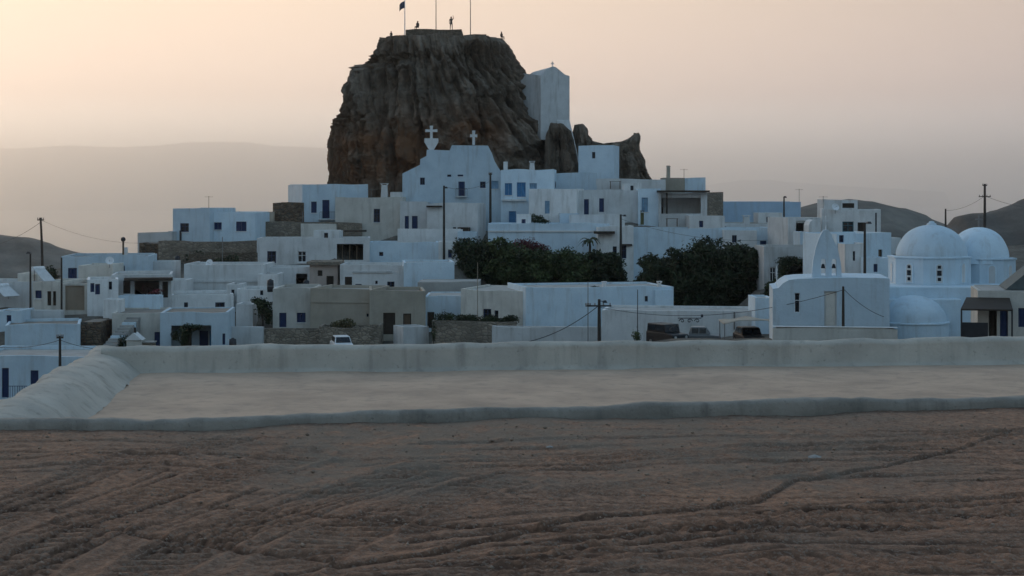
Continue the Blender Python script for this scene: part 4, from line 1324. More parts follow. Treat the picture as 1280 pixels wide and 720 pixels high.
# ------------------------------------------------------------------ the rock
def rock_material():
    m, nt, b = mat_base('rock')
    L = nt.links
    geo = N(nt, 'ShaderNodeNewGeometry')
    n1 = N(nt, 'ShaderNodeTexNoise', Scale=0.16, Detail=8.0, Roughness=0.62)
    L.new(geo.outputs['Position'], n1.inputs['Vector'])
    r1 = ramp_node(nt, [(0.32, (0.13, 0.104, 0.082)), (0.50, (0.225, 0.182, 0.142)), (0.70, (0.34, 0.285, 0.23))])
    L.new(n1.outputs['Fac'], r1.inputs[0])
    mp = N(nt, 'ShaderNodeMapping')
    mp.inputs['Scale'].default_value = (0.75, 0.75, 0.13)
    L.new(geo.outputs['Position'], mp.inputs['Vector'])
    n2 = N(nt, 'ShaderNodeTexNoise', Scale=1.0, Detail=6.0, Roughness=0.65)
    L.new(mp.outputs[0], n2.inputs['Vector'])
    r2 = ramp_node(nt, [(0.34, (0.55, 0.53, 0.5)), (0.55, (1.0, 1.0, 1.0)), (0.72, (1.45, 1.4, 1.34))])
    L.new(n2.outputs['Fac'], r2.inputs[0])
    c = mixc(nt, 1.0, r1.outputs[0], r2.outputs[0], 'MULTIPLY')
    # iron staining, strongest low on the left and centre
    at = N(nt, 'ShaderNodeAttribute', attribute_name='iron')
    n3 = N(nt, 'ShaderNodeTexNoise', Scale=0.33, Detail=6.0, Roughness=0.7)
    L.new(geo.outputs['Position'], n3.inputs['Vector'])
    r3 = ramp_node(nt, [(0.30, (0, 0, 0)), (0.55, (1, 1, 1))])
    L.new(n3.outputs['Fac'], r3.inputs[0])
    mm = N(nt, 'ShaderNodeMath', operation='MULTIPLY')
    L.new(at.outputs['Fac'], mm.inputs[0])
    L.new(r3.outputs[0], mm.inputs[1])
    c = mixc(nt, mm.outputs[0], c, (0.26, 0.118, 0.056))
    L.new(c, b.inputs['Base Color'])
    b.inputs['Roughness'].default_value = 0.95
    bp = N(nt, 'ShaderNodeBump', Strength=1.0, Distance=0.6)
    n4 = N(nt, 'ShaderNodeTexNoise', Scale=1.3, Detail=9.0, Roughness=0.7)
    L.new(geo.outputs['Position'], n4.inputs['Vector'])
    L.new(n4.outputs['Fac'], bp.inputs['Height'])
    L.new(bp.outputs[0], b.inputs['Normal'])
    MATS['rock'] = m

def crag(name, label, left, right, Yc, ratio, nth=560, nz=300, amp=1.0, iron=1.0, seed=1, shear=0.55, topround=0.25, ybot=262, power=2.6, parent=None):
    """a rock whose picture outline is given by left and right edges per row"""
    ly, lx = np.array([p[1] for p in left], float), np.array([p[0] for p in left], float)
    ry, rx = np.array([p[1] for p in right], float), np.array([p[0] for p in right], float)
    ytop = min(ly.min(), ry.min())
    rows = np.linspace(ybot, ytop, nz)
    th = np.linspace(0, 2 * np.pi, nth, endpoint=False)
    th = th + 0.35 * np.sin(2 * th + np.pi) * 0  # even
    xl = (np.interp(rows, ly, lx) - 640) / F * Yc
    xr = (np.interp(rows, ry, rx) - 640) / F * Yc
    z = CZ + (HY - rows) / F * Yc
    cx, a = (xl + xr) / 2, (xr - xl) / 2
    wmax = a.max()
    T, Zg = np.meshgrid(th, z)
    ca, sa = np.cos(T), np.sin(T)
    k = (np.abs(ca) ** power + np.abs(sa) ** power) ** (-1 / power)
    A = a[:, None]
    Bd = (wmax * ratio * (0.55 + 0.45 * a / wmax))[:, None]
    X0 = cx[:, None] + A * k * ca
    Y0 = Yc + Bd * k * sa
    # cliff relief: upright columns to the left, slabs raking down to the right further over
    zt = z.max() - Zg
    f = np.clip((X0 - cx[:, None]) / wmax * 0.9 + 0.35, 0, 1)
    Xs = X0 - f * shear * zt
    big = ridged(Xs * 0.17, Zg * 0.022, Y0 * 0.17, seed, 3)
    med = ridged(Xs * 0.55, Zg * 0.05, Y0 * 0.55, seed + 50, 3)
    blk = vnoise(Xs * 0.8, Zg * 0.8, Y0 * 0.8, seed + 90)
    blk = np.round(blk * 3) / 3
    sm = fbm(Xs * 1.6, Zg * 0.35, Y0 * 1.6, seed + 9, 4, 0.6)
    lf = fbm(X0 * 0.09, Zg * 0.09, Y0 * 0.09, seed + 3, 3)
    disp = amp * (big * 1.7 + med * 1.15 + blk * 0.42 + sm * 0.50 + fbm(X0 * 0.9, Zg * 0.9, Y0 * 0.9, seed + 15, 5, 0.62) * 0.26 + lf * 0.8 - 1.6)
    crack = np.clip(0.12 - np.abs(vnoise(Xs * 0.33, Zg * 0.05, Y0 * 0.33, seed + 70)), 0, 1) / 0.12
    disp -= amp * crack * 1.8
    for fq, fz_, dp_, wd_ in ((0.75, 0.045, 1.0, 0.13), (1.5, 0.09, 0.55, 0.16), (0.45, 0.16, 0.5, 0.08)):
        g_ = np.clip(wd_ - np.abs(vnoise(Xs * fq, Zg * fz_, Y0 * fq, seed + int(fq * 100))), 0, 1) / wd_
        disp -= amp * dp_ * g_ ** 0.7
    # upright fluted columns on the left part of the face
    cw = Xs * 0.85 + Y0 * 0.5 + 0.5 * vnoise(Xs * 0.4, Zg * 0.12, 0, seed + 61)
    ci = np.floor(cw)
    cf = cw - ci
    colh = _hash(ci, np.floor(Zg * 0.16 + 3 * _hash(ci, ci * 0, ci * 0, 5)), ci * 0, seed + 62)
    lmask = np.clip(1.1 - (X0 - xl[:, None]) / (0.75 * wmax), 0, 1)
    disp += amp * lmask * (colh * 1.0 - 0.5 - 1.1 * np.clip(np.abs(cf - 0.5) * 2 - 0.72, 0, 1) / 0.28)
    fine = ridged(Xs * 1.4, Zg * 0.16, Y0 * 1.4, seed + 80, 3)
    disp += amp * fine * 0.28
    disp = disp - np.percentile(disp, 70)
    edge = 0.30 + 0.70 * np.abs(sa)
    nx_, ny_ = ca / np.maximum(A, 0.5), sa / np.maximum(Bd, 0.5)
    nl = np.hypot(nx_, ny_)
    nx_, ny_ = nx_ / nl, ny_ / nl
    fade = np.clip((z.max() - Zg) / 2.5, 0.25, 1)
    X = X0 + nx_ * disp * edge * fade
    Y = Y0 + ny_ * disp * fade
    Zz = Zg + fbm(X0 * 0.5, Y0 * 0.5, Zg * 0.5, seed + 30, 3) * 0.25 * amp
    V = np.stack([X, Y, Zz], -1).reshape(-1, 3)
    Fq = grid_faces(nth, nz, True)
    # lid made of shrinking rings, slightly domed
    V2, F2 = [V], [Fq]
    base = (nz - 1) * nth
    cnt = len(V)
    ring = V[base:base + nth]
    ctr = ring.mean(0)
    prev = np.arange(base, base + nth)
    for s in (0.8, 0.55, 0.28, 0.04):
        rg = ctr + (ring - ctr) * s
        rg[:, 2] = ring[:, 2] * s + (ctr[2] + topround) * (1 - s) + fbm(rg[:, 0] * 0.6, rg[:, 1] * 0.6, 0, seed + 4, 3) * 0.2
        V2.append(rg)
        idx = np.arange(cnt, cnt + nth)
        j = np.arange(nth)
        j2 = (j + 1) % nth
        F2.append(np.stack([prev[j], prev[j2], idx[j2], idx[j]], -1))
        prev = idx
        cnt += nth
    V = np.concatenate(V2)
    o = mesh_np(name, V, np.concatenate(F2), MATS['rock'], parent, smooth=False)
    at = o.data.attributes.new('iron', 'FLOAT', 'POINT')
    pxv = 640 + V[:, 0] / Yc * F
    pyv = HY - (V[:, 2] - CZ) / Yc * F
    ir = np.exp(-(((pxv - 500) / 75) ** 2 + ((pyv - 192) / 40) ** 2)) + 0.7 * np.exp(-(((pxv - 600) / 35) ** 2 + ((pyv - 165) / 25) ** 2)) + 0.35 * np.exp(-(((pxv - 430) / 30) ** 2 + ((pyv - 210) / 40) ** 2))
    at.data.foreach_set('value', np.clip(ir * iron * 1.15, 0, 0.85).astype(np.float32))
    if parent is None:
        tag(o, label, 'rock')
    return o

rock_material()
crag('rock', 'huge steep brown rock towering over the town',
     [(476, 50), (474, 56), (472, 70), (460, 77), (446, 86), (435, 94), (432, 118), (428, 140), (423, 150), (414, 158), (409, 170), (408, 190), (409, 210), (410, 230), (410, 262)],
     [(628, 50), (636, 56), (643, 65), (647, 78), (652, 90), (660, 100), (669, 110), (673, 122), (677, 134), (685, 146), (694, 156), (703, 167), (712, 178), (717, 192), (722, 206), (734, 216), (746, 228), (750, 262)],
     224, 0.55, amp=1.05, seed=4)
crag('rock', 'jagged lower crag with a pointed tip right of the hilltop chapel',
     [(790, 167.5), (786, 170.5), (781, 174), (774, 177), (764, 179), (752, 179.5), (740, 182), (730, 192), (722, 206), (718, 262)],
     [(799.5, 167), (801, 170), (802, 180), (804, 190), (808, 199), (810, 208), (815, 218), (820, 228), (824, 262)],
     218, 0.5, nth=300, nz=170, amp=0.6, iron=0.1, seed=21, shear=0.15, topround=0.0)
crag('rock', 'broken dark rock stump between the chapel and the small white house',
     [(718, 156), (716, 165), (713, 180), (708, 200), (704, 262)],
     [(730, 156), (735, 160), (737, 168), (744, 176), (758, 180), (764, 190), (766, 262)],
     222, 0.55, nth=220, nz=130, amp=0.7, iron=0.1, seed=33, shear=0.1, topround=0.1)
# rocks carrying the chapel
crag('rock', 'upright rock slabs under the hilltop chapel',
     [(688, 155), (684, 165), (682, 180), (680, 200), (678, 262)],
     [(704, 155), (714, 165), (718, 180), (722, 200), (728, 262)],
     214, 0.5, nth=220, nz=130, amp=0.7, iron=0.05, seed=47, shear=0.2, topround=0.1)

# masonry on the summit
def masonry(label, x0, x1, yt, yb, Y, d, name='castle_wall', mat='darkrubble', steps=()):
    return House(label, x0, x1, yt, yb, Y, d=d, mat=mat, name=name, cat='wall', rooftop=True, roof='roofbrown', par=0.35, foot=1.5, ground=False, wob=0.15)
masonry('ruined castle wall crowning the rock', 507, 577, 37, 53, 219, 9)
masonry('low castle wall on the left shoulder of the summit', 473, 508, 51, 66, 220, 8)
masonry('low castle wall on the right shoulder of the summit', 577, 608, 43, 56, 220, 7)
masonry('short sloping castle wall at the right end of the summit', 608, 628, 48, 58, 220.5, 5)

# chapel high on the rock's right flank
h = House('small white gabled chapel perched high on the rock', 676, 712, 97, 170, 216, 217, d=9, mat='greywhite', name='chapel', cat='chapel', ground=False, foot=0.5,
          outline=[(676, 97), (679, 92), (683, 87), (688, 84), (691.5, 83), (695, 84), (700, 88), (706, 93), (712, 95)])
u, z = h.uv(691.5, 83)
MB().box(u - .06, .3, z - .02, u + .06, .42, z + .7).box(u - .22, .31, z + .34, u + .22, .41, z + .46).build('cross', MATS['white'], h.root)
# lime splashed buttress under it
u0, z0 = h.uv(704, 205); u1, z1 = h.uv(719, 150)
ua, _ = h.uv(695, 165)
bt = MB()
bt.hexa([(u0, -1.4, z0), (u1 + .3, -1.4, z0), (u1 + .3, 3, z0), (u0, 3, z0), (ua, -.15, z1), (h.W + .02, -.15, z1), (h.W + .02, 3, z1), (ua, 3, z1)])
bt.build('buttress', MATS['greywhite'], h.root, bevel=0.2)
# long body of the chapel running back along the rock
u0, z0 = h.uv(676, 150); _, z1 = h.uv(676, 98)
MB().hexa([(-1.7, 5.0, z0), (0.4, 0.3, z0), (0.4, 8.9, z0), (-1.7, 9.5, z0), (-1.7, 5.0, z1 + 1.1), (0.4, 0.3, z1 + .35), (0.4, 8.9, z1 + .9), (-1.7, 9.5, z1 + 1.2)]).build('side_wing', MATS['greywhite'], h.root)
h = House('little white house with one slit window wedged in the lower crag', 723, 767, 182, 222, 211, 210, d=5, mat='bluewhite', ops=[(740, 190, 744, 198, 'w')], ground=False, foot=1.5, par=0.1)
BASES.append((P(745, 240, 205).x, 205, P(745, 240, 205).z))

# ------------------------------------------------------------------ the hillside under the town
def make_terrain():
    pts = list(BASES)
    for x, y, z in [(0, 30, -5.5), (-30, 30, -6.5), (30, 30, -5.0), (0, 60, -9.5), (-35, 60, -11), (40, 60, -7), (0, 100, -12.5), (-45, 100, -14), (30, 100, -9.8), (60, 105, -6),
                    (-25, 224, 1.5), (-10, 226, 2.0), (10, 226, 1.5), (20, 222, 0.5), (-70, 205, -15), (-62, 192, -11), (-55, 215, -15), (-46, 226, -13), (-40, 215, -9), (-60, 200, -13), (-78, 218, -20), (-50, 196, -9), (-35, 228, -8), (70, 215, -6), (50, 215, -5), (30, 206, -4.5), (25, 213, -5), (36, 200, -5), (40, 220, -8), (30, 228, -6), (0, 15, -2.0), (30, 14, -2.0), (-30, 14, -2), (0, -30, -2.0), (-80, 120, -20), (90, 120, -6), (90, 180, -5)]:
        pts.append((x, y, z))
    for px, py, Y in [(330, 434, 150), (400, 434, 142), (560, 436, 141), (470, 434, 143), (850, 428, 130), (930, 428, 130), (740, 432, 136), (1000, 424, 124), (300, 436, 142), (675, 366, 176), (720, 366, 176), (620, 366, 176), (680, 345, 182), (720, 345, 182), (640, 345, 182), (760, 362, 176), (790, 380, 172), (780, 362, 178), (870, 408, 160), (930, 408, 160), (820, 404, 160), (870, 412, 152), (930, 412, 150), (975, 412, 150), (960, 412, 145),
                      (980, 400, 140), (30, 440, 133), (120, 440, 140), (40, 400, 145)]:
        p = P(px, py, Y)
        pts.append((p.x, p.y, p.z))
    pts = np.array(pts)
    xs = np.concatenate([-np.geomspace(4000, 112, 24), np.arange(-110, 121, 2.0), np.geomspace(123, 4000, 24)])
    ys = np.concatenate([[-2500, -1200, -500, -200, -80, -30], np.arange(0, 262, 2.0), np.geomspace(265, 4000, 30)])
    X, Y = np.meshgrid(xs, ys)
    Xc, Yc_ = np.clip(X, -110, 120), np.clip(Y, -30, 240)
    num = np.zeros_like(X)
    den = np.zeros_like(X)
    for (a, b, c) in pts:
        w = 1.0 / ((Xc - a) ** 2 + (Yc_ - b) ** 2 + 1.5) ** 1.8
        num += w * c
        den += w
    Z = num / den
    Z -= 0.45 * np.clip(Y - 232, 0, None)
    Z -= 0.30 * np.clip(np.abs(X) - 85, 0, None)
    Z += fbm(X * 0.12, Y * 0.12, 0, 44, 4) * 0.35
    Z = np.where(Y < 22, np.minimum(Z, -1.2), Z)
    Z = np.maximum(Z, SEA - 8)
    m = scrub('terrain_earth', (0.06, 0.055, 0.047), (0.12, 0.108, 0.09), (0.20, 0.18, 0.15), 0.35)
    o = mesh_np('terrain', np.stack([X, Y, Z], -1).reshape(-1, 3), grid_faces(len(xs), len(ys)), m, smooth=True)
    tag(o, 'dry stony hillside the town is built on', kind='structure')
make_terrain()
# ------------------------------------------------------------------ plants
def foliage(name, c, rough=0.7):
    m, nt, b = mat_base(name)
    L = nt.links
    geo = N(nt, 'ShaderNodeNewGeometry')
    n = N(nt, 'ShaderNodeTexNoise', Scale=0.9, Detail=3.0)
    L.new(geo.outputs['Position'], n.inputs['Vector'])
    r = ramp_node(nt, [(0.3, tuple(x * 0.55 for x in c)), (0.55, c), (0.75, tuple(x * 1.5 for x in c))])
    L.new(n.outputs['Fac'], r.inputs[0])
    mr = N(nt, 'ShaderNodeMapRange')
    mr.inputs['To Min'].default_value = 0.6
    mr.inputs['To Max'].default_value = 1.4
    L.new(geo.outputs['Random Per Island'], mr.inputs['Value'])
    hv = N(nt, 'ShaderNodeHueSaturation')
    L.new(mr.outputs[0], hv.inputs['Value'])
    L.new(r.outputs[0], hv.inputs['Color'])
    L.new(hv.outputs[0], b.inputs['Base Color'])
    b.inputs['Roughness'].default_value = rough
    MATS[name] = m
foliage('leaf_dark', (0.040, 0.052, 0.024))
foliage('leaf_green', (0.065, 0.085, 0.032))
foliage('leaf_red', (0.13, 0.028, 0.035))
foliage('leaf_dry', (0.13, 0.115, 0.06))
flat('bark', (0.06, 0.045, 0.035), 0.9, var=0.3)

def leaf_cloud(lobes, n, size, seed):
    g = np.random.default_rng(seed)
    vol = np.array([r[0] * r[1] * r[2] for _, r in lobes]) ** 0.8
    pick = g.choice(len(lobes), n, p=vol / vol.sum())
    C = np.array([c for c, _ in lobes], float)[pick]
    Rr = np.array([r for _, r in lobes], float)[pick]
    dv = g.normal(size=(n, 3))
    dv /= np.linalg.norm(dv, axis=1)[:, None]
    rad = g.uniform(0.15, 1.0, n) ** 0.45
    lump = 1 + 0.45 * fbm(dv[:, 0] * 2 + pick, dv[:, 1] * 2, dv[:, 2] * 2, seed, 3)
    Pt = C + dv * Rr * (rad * lump)[:, None]
    keep = vnoise(Pt[:, 0] * 0.9, Pt[:, 1] * 0.9, Pt[:, 2] * 0.9, seed + 2) > -0.45
    Pt, dv = Pt[keep], dv[keep]
    n = len(Pt)
    nn = dv * 0.5 + g.normal(size=(n, 3)) * 0.7 + np.array([0, 0, 0.35])
    nn /= np.linalg.norm(nn, axis=1)[:, None]
    t = np.cross(nn, g.normal(size=(n, 3)))
    t /= np.linalg.norm(t, axis=1)[:, None] + 1e-9
    b = np.cross(nn, t)
    s = (size * g.uniform(0.55, 1.35, n))[:, None]
    V = np.stack([Pt - t * s, Pt - b * s * 0.45 + nn * s * .12, Pt + t * s, Pt + b * s * 0.45 + nn * s * .12], 1).reshape(-1, 3)
    return V, np.arange(4 * n).reshape(-1, 4)

def plant(name, label, cat, base, lobes, n, size, mat, seed, trunk=None, group=None, limbs=5):
    """base: foot of the plant; lobes relative to it; trunk: (height, radius)"""
    root = empty(name, base)
    tag(root, label, cat, group)
    V, Fq = leaf_cloud(lobes, n, size, seed)
    mesh_np('crown' if trunk else 'foliage', V, Fq, MATS[mat], root)
    if trunk:
        hgt, r = trunk
        g = random.Random(seed)
        mb = MB()
        mb.tube([(0, 0, -0.8), (0.05, 0, hgt * .35), (-0.06, 0.05, hgt * .7), (0.02, 0, hgt)], [r * 1.25, r, r * .8, r * .6], 8)
        for k in range(limbs):
            c, rr = lobes[k % len(lobes)]
            a = Vector((0.0, 0.0, hgt * (0.55 + 0.4 * k / limbs)))
            e = Vector(c) + Vector((g.uniform(-.3, .3) * rr[0], g.uniform(-.3, .3) * rr[1], g.uniform(-.1, .3) * rr[2]))
            mid = a.lerp(e, 0.5) + Vector((0, 0, 0.25))
            mb.tube([a, mid, e], [r * .55, r * .38, r * .15], 6)
        mb.build('trunk', MATS['bark'], root)
    else:
        mb = MB()
        g = random.Random(seed)
        for k in range(4):
            c, rr = lobes[k % len(lobes)]
            mb.tube([(0, 0, -0.3), Vector(c) * 0.5 + Vector((0, 0, 0.05)), c], [0.05, 0.04, 0.015], 5)
        mb.build('stem', MATS['bark'], root)
    return root

def blob(seed, w, d_, h, n, z0=0.3):
    """crown lobes filling an uneven dome w by d_ (half widths) and h high"""
    g = random.Random(seed)
    out = [((0, 0, h * .45), (w * .62, d_ * .62, h * .38))]
    for k in range(n):
        t = (k + .5) / n
        a = k * 2.4 + g.uniform(-.4, .4)
        zc = z0 + h * (.16 + .66 * t)
        e = math.sqrt(max(1 - ((zc - h * .42) / (h * .62)) ** 2, .05))
        rr = g.uniform(.55, .85) * e
        s = g.uniform(.26, .40)
        out.append(((math.cos(a) * rr * w * (1 - s * .4), math.sin(a) * rr * d_ * (1 - s * .4), min(zc, h - s * w * .55)), (w * s * 1.15, d_ * s * 1.15, w * s * g.uniform(.7, .95))))
    return out

# belt of trees above the big white house
TL = [('dark leafy tree at the left end of the tree belt by the tall pole', 596, 362, 178, 2.9, 5.7, 'leaf_dark'),
      ('broad green tree second from the left in the tree belt', 636, 364, 177, 3.0, 5.9, 'leaf_green'),
      ('low green tree in the middle of the tree belt', 678, 364, 176, 2.7, 4.6, 'leaf_green'),
      ('green tree fourth from the left in the tree belt', 716, 364, 176, 2.6, 4.3, 'leaf_green'),
      ('dark tree at the right end of the tree belt behind the pole', 755, 364, 176.5, 2.4, 4.4, 'leaf_dark')]
for i, (lab, px, py, Y, w, hh, mt) in enumerate(TL):
    plant('garden_tree', lab, 'tree', P(px, py, Y), blob(100 + i, w * 1.12, 2.6, hh, 13), 13000, 0.19, mt, 100 + i, (hh * .55, 0.16), 'trees in the belt above the white house')
TR = [('dark tree at the left of the tall dark clump', 825, 404, 164, 2.4, 6.9, 'leaf_dark'),
      ('dark tree second in the tall dark clump', 862, 404, 163, 2.7, 8.0, 'leaf_dark'),
      ('tallest dark tree in the tall dark clump', 900, 404, 163, 2.8, 8.6, 'leaf_dark'),
      ('dark tree at the right of the tall dark clump beside the chapel', 936, 402, 164, 2.3, 8.1, 'leaf_dark')]
for i, (lab, px, py, Y, w, hh, mt) in enumerate(TR):
    plant('evergreen_tree', lab, 'tree', P(px, py, Y), blob(200 + i, w * 1.22, 3.0, hh * 1.06, 18), 19000, 0.19, mt, 200 + i, (hh * .6, 0.2), 'trees of the tall dark clump')
plant('garden_tree', 'dark tree wedged between the tall dark clump and the chapel', 'tree', P(968, 408, 150), blob(401, 1.6, 1.6, 5.0, 9), 7000, 0.15, 'leaf_dark', 401, (2.8, .12))
for i, (px, py, Y, lab) in enumerate([(743, 361, 150.5, 'potted shrub on the big white roof behind the crossarm pole'), (783, 362, 151, 'potted shrub on the big white roof near its right end')]):
    plant('potted_shrub', lab, 'shrub', P(px, py + 3, Y), [((0, 0, .25), (.4, .3, .3))], 500, .07, 'leaf_dark', 410 + i)
plant('shrub', 'dark shrub at the foot of the square white pillar by the stair', 'shrub', P(120, 446, 134), [((0, 0, .5), (.9, .5, .5)), ((-1.2, 0, .3), (.8, .4, .4))], 1300, .09, 'leaf_dry', 415)
plant('bougainvillea', 'dark red bougainvillea spilling over the blue white terrace wall', 'shrub', P(662, 322, 180.5), [((0, 0, 1.1), (1.4, 0.8, 0.9)), ((1.2, 0, 0.8), (1.2, .7, .7)), ((-1.0, 0, 1.4), (.9, .6, .7))], 2600, 0.12, 'leaf_red', 301)
plant('shrub', 'dark round shrub on the left skyline beside the leaning pole', 'shrub', P(60, 356, 170), [((0, 0, 0.9), (1.3, 1.1, 0.9)), ((-0.9, 0, 0.5), (.9, .8, .6))], 2200, 0.13, 'leaf_dark', 302)
plant('garden_tree', 'small dark garden tree beside the cream house with navy windows', 'tree', P(328, 412, 152.5), [((0, 0, 1.9), (.9, .9, 1.1)), ((-.4, 0, 2.6), (.8, .7, .5)), ((.3, 0, 1.2), (.8, .8, .9))], 3200, 0.13, 'leaf_dark', 303, (1.7, 0.08))
plant('shrub', 'olive shrub on the stony bank before the beige blank house', 'shrub', P(432, 410, 146), [((0, 0, .4), (.9, .6, .5)), ((-.8, 0, .2), (.7, .5, .4))], 1300, 0.10, 'leaf_dry', 304)
for i, (px, lab) in enumerate([(556, 'dark hedge bush at the left end of the rubble wall'), (580, 'dark hedge bush in the middle of the rubble wall'), (606, 'dark hedge bush right of the middle of the rubble wall'), (630, 'low dark hedge bush at the right end of the rubble wall')]):
    plant('hedge_bush', lab, 'shrub', P(px, 404, 144.3), [((0, 0, .45 - .08 * i), (1.05, .7, .55 - .08 * i)), ((.6, 0, .35), (.7, .6, .4))], 1500, 0.10, 'leaf_dark', 310 + i, None, 'hedge on the rubble wall')
plant('shrub', 'dark shrub below the single blue shutter of the square white house', 'shrub', P(671, 281, 189), [((0, 0, .6), (1.0, .6, .65)), ((.8, 0, .3), (.7, .5, .4))], 1400, 0.11, 'leaf_dark', 320)
plant('climbing_vine', 'green vine hanging over the bluish white porch', 'vine', P(233, 437, 141.3), [((0, 0, 1.7), (.7, .4, .55)), ((.7, 0, 1.95), (.8, .4, .3)), ((-.2, 0, .8), (.4, .3, .8)), ((-1.0, 0, 1.2), (.35, .3, .5))], 2200, 0.09, 'leaf_dark', 321)
plant('flower_pots', 'red flowering plants under the dark porch at left', 'flowers', P(186, 369, 152.6), [((0, 0, .6), (.7, .4, .45)), ((.7, 0, .4), (.6, .4, .4))], 900, 0.09, 'leaf_red', 322)
plant('climbing_vine', 'dark vine shading the porch right of the tall trees', 'vine', P(986, 352, 156.5), [((0, 0, 2.0), (1.1, .6, .5)), ((1.4, 0, 1.9), (1.0, .6, .4)), ((-.6, 0, 1.2), (.5, .5, .9))], 2600, 0.11, 'leaf_dark', 323)
plant('shrub', 'low dark shrub in front of the cream house with the brown roof', 'shrub', P(154, 440, 140), [((0, 0, .7), (.5, .5, .8)), ((-.4, 0, .4), (.5, .4, .5))], 900, 0.09, 'leaf_dark', 324)
plant('shrub', 'grey green shrub growing on the rubble terrace at left', 'shrub', P(246, 326, 182.5), [((0, 0, .5), (1.4, .6, .6)), ((1.6, 0, .3), (1.1, .5, .4))], 1500, 0.12, 'leaf_dark', 325)
plant('shrub', 'dark shrub on the lower rubble terrace under the two blue windows', 'shrub', P(290, 332, 178.6), [((0, 0, .5), (1.6, .6, .7)), ((-1.6, 0, .2), (1.0, .5, .4))], 1500, 0.12, 'leaf_dark', 326)
plant('shrub', 'small potted shrub beside the crossarm pole', 'shrub', P(796, 428, 134), [((0, 0, .6), (.35, .3, .6))], 700, 0.07, 'leaf_green', 327)
plant('shrub', 'dark cypress seedling before the rubble wall', 'shrub', P(542, 428, 141), [((0, 0, .9), (.22, .2, 1.0))], 500, 0.07, 'leaf_dark', 328)

def palm(label, base, hgt, seed, r=1.3):
    root = empty('palm_tree', base)
    tag(root, label, 'palm')
    MB().tube([(0, 0, -.5), (.05, 0, hgt * .5), (0, 0, hgt)], [.16, .13, .12], 8).build('trunk', MATS['bark'], root)
    g = random.Random(seed)
    for k in range(13):
        a = 2 * math.pi * k / 13 + g.uniform(-.15, .15)
        rr = r * g.uniform(.85, 1.1)
        up = g.uniform(.15, .7)
        mb = MB()
        pr = None
        for s in np.linspace(0, 1, 8):
            x = rr * s
            z = hgt + up * math.sin(s * 2.2) - .9 * s * s * r * .7
            w = .16 * math.sin(min(s + .12, 1) * math.pi * .92) + .015
            c = Vector((math.cos(a) * x, math.sin(a) * x, z))
            t = Vector((-math.sin(a), math.cos(a), 0)) * w
            q = (c + t - Vector((0, 0, w * .5)), c, c - t - Vector((0, 0, w * .5)))
            if pr:
                mb.add([*pr, *q], [(0, 1, 4, 3), (1, 2, 5, 4)])
            pr = q
        mb.build('frond', MATS['leaf_dark'], root)
palm('small dark palm on the blue white terrace left of the bright white house', P(737, 316, 181), 1.4, 5)

# ------------------------------------------------------------------ poles and cables
def pole(label, px, yt, yb, Y, r=0.11, arms=(), lean=0.0, lamp=None, name='utility_pole', cat='pole', mat='polewood', group='wooden poles among the houses'):
    b = P(px, yb, Y)
    hgt = P(px, yt, Y).z - b.z
    root = empty(name, b)
    tag(root, label, cat, group)
    MB().tube([(0, 0, -2.5), (lean * .5, 0, hgt * .5), (lean, 0, hgt)], [r * 1.15, r, r * .8], 10).build('shaft', MATS[mat], root)
    for dz, w in arms:
        a = MB().box(lean - w, -0.06, hgt - dz - .06, lean + w, 0.06, hgt - dz + .06).build('crossarm', MATS[mat], root)
        for s in (-.9, -.35, .35, .9):
            MB().lathe([(0.03, hgt - dz + .06), (0.06, hgt - dz + .1), (0.04, hgt - dz + .2), (0.06, hgt - dz + .22), (0, hgt - dz + .26)], 8, (lean + w * s, 0)).build('insulator', MATS['metal'], a)
    if lamp:
        lx_, lz = lamp
        MB().tube([(lean, 0, hgt - .15), (lean + lx_ * .5, -.2, hgt + lz), (lean + lx_, -.35, hgt + lz)], .035, 6).build('bracket', MATS['darkmetal'], root)
        MB().hexa([(lean + lx_ - .2, -.55, hgt + lz - .12), (lean + lx_ + .2, -.55, hgt + lz - .12), (lean + lx_ + .2, -.1, hgt + lz - .12), (lean + lx_ - .2, -.1, hgt + lz - .12),
                   (lean + lx_ - .1, -.45, hgt + lz + .08), (lean + lx_ + .1, -.45, hgt + lz + .08), (lean + lx_ + .1, -.2, hgt + lz + .08), (lean + lx_ - .1, -.2, hgt + lz + .08)]).build('lamp_head', MATS['darkmetal'], root)
    return b + Vector((lean, 0, hgt))
T = {}
T['a'] = pole('leaning wooden pole on the left skyline above the dark shrub', 54, 272, 340, 172, .13, lean=-.28, arms=((.25, .35),))
T['b'] = pole('short dark pole with a round lamp head at far left', 38, 316, 378, 148, .09, lamp=(-.05, .05))
T['c'] = pole('dark pole at the corner of the tan garage', 77, 322, 390, 149, .09)
T['d'] = pole('dark wooden pole in front of the low blank house at bottom left', 75, 420, 480, 122, .11, arms=((.12, .25),))
T['e'] = pole('tall wooden pole in front of the church left of the trees', 555, 232, 330, 180, .13, lamp=(.25, -.2))
T['f'] = pole('dark pole between the church and the blue shuttered house', 613, 216, 284, 194, .14, arms=((.2, .2),))
T['g'] = pole('dark pole with a streetlamp before the bright white house', 776, 268, 350, 178, .14, lamp=(.4, -.1))
T['h'] = pole('near dark pole with a crossarm in front of the big white house', 749, 374, 430, 132, .14, arms=((.55, 1.0),), lamp=(.45, -.15))
T['i'] = pole('dark pole in front of the white chapel door', 1054, 358, 414, 113, .10)
T['j'] = pole('dark pole between the chapel and the tall blue white house', 1081, 278, 352, 138, .12, lamp=(.3, .0))
T['k'] = pole('thin dark pole before the long pale blue house', 980, 246, 280, 186, .10, lamp=(.05, .0))
T['l'] = pole('dark wooden pole on the dark hill left of the second dome', 1182, 261, 300, 230, .14)
T['m'] = pole('tall dark pole with a crossarm behind the second dome', 1231, 230, 300, 215, .18, arms=((1.7, .8), (.2, .3)))
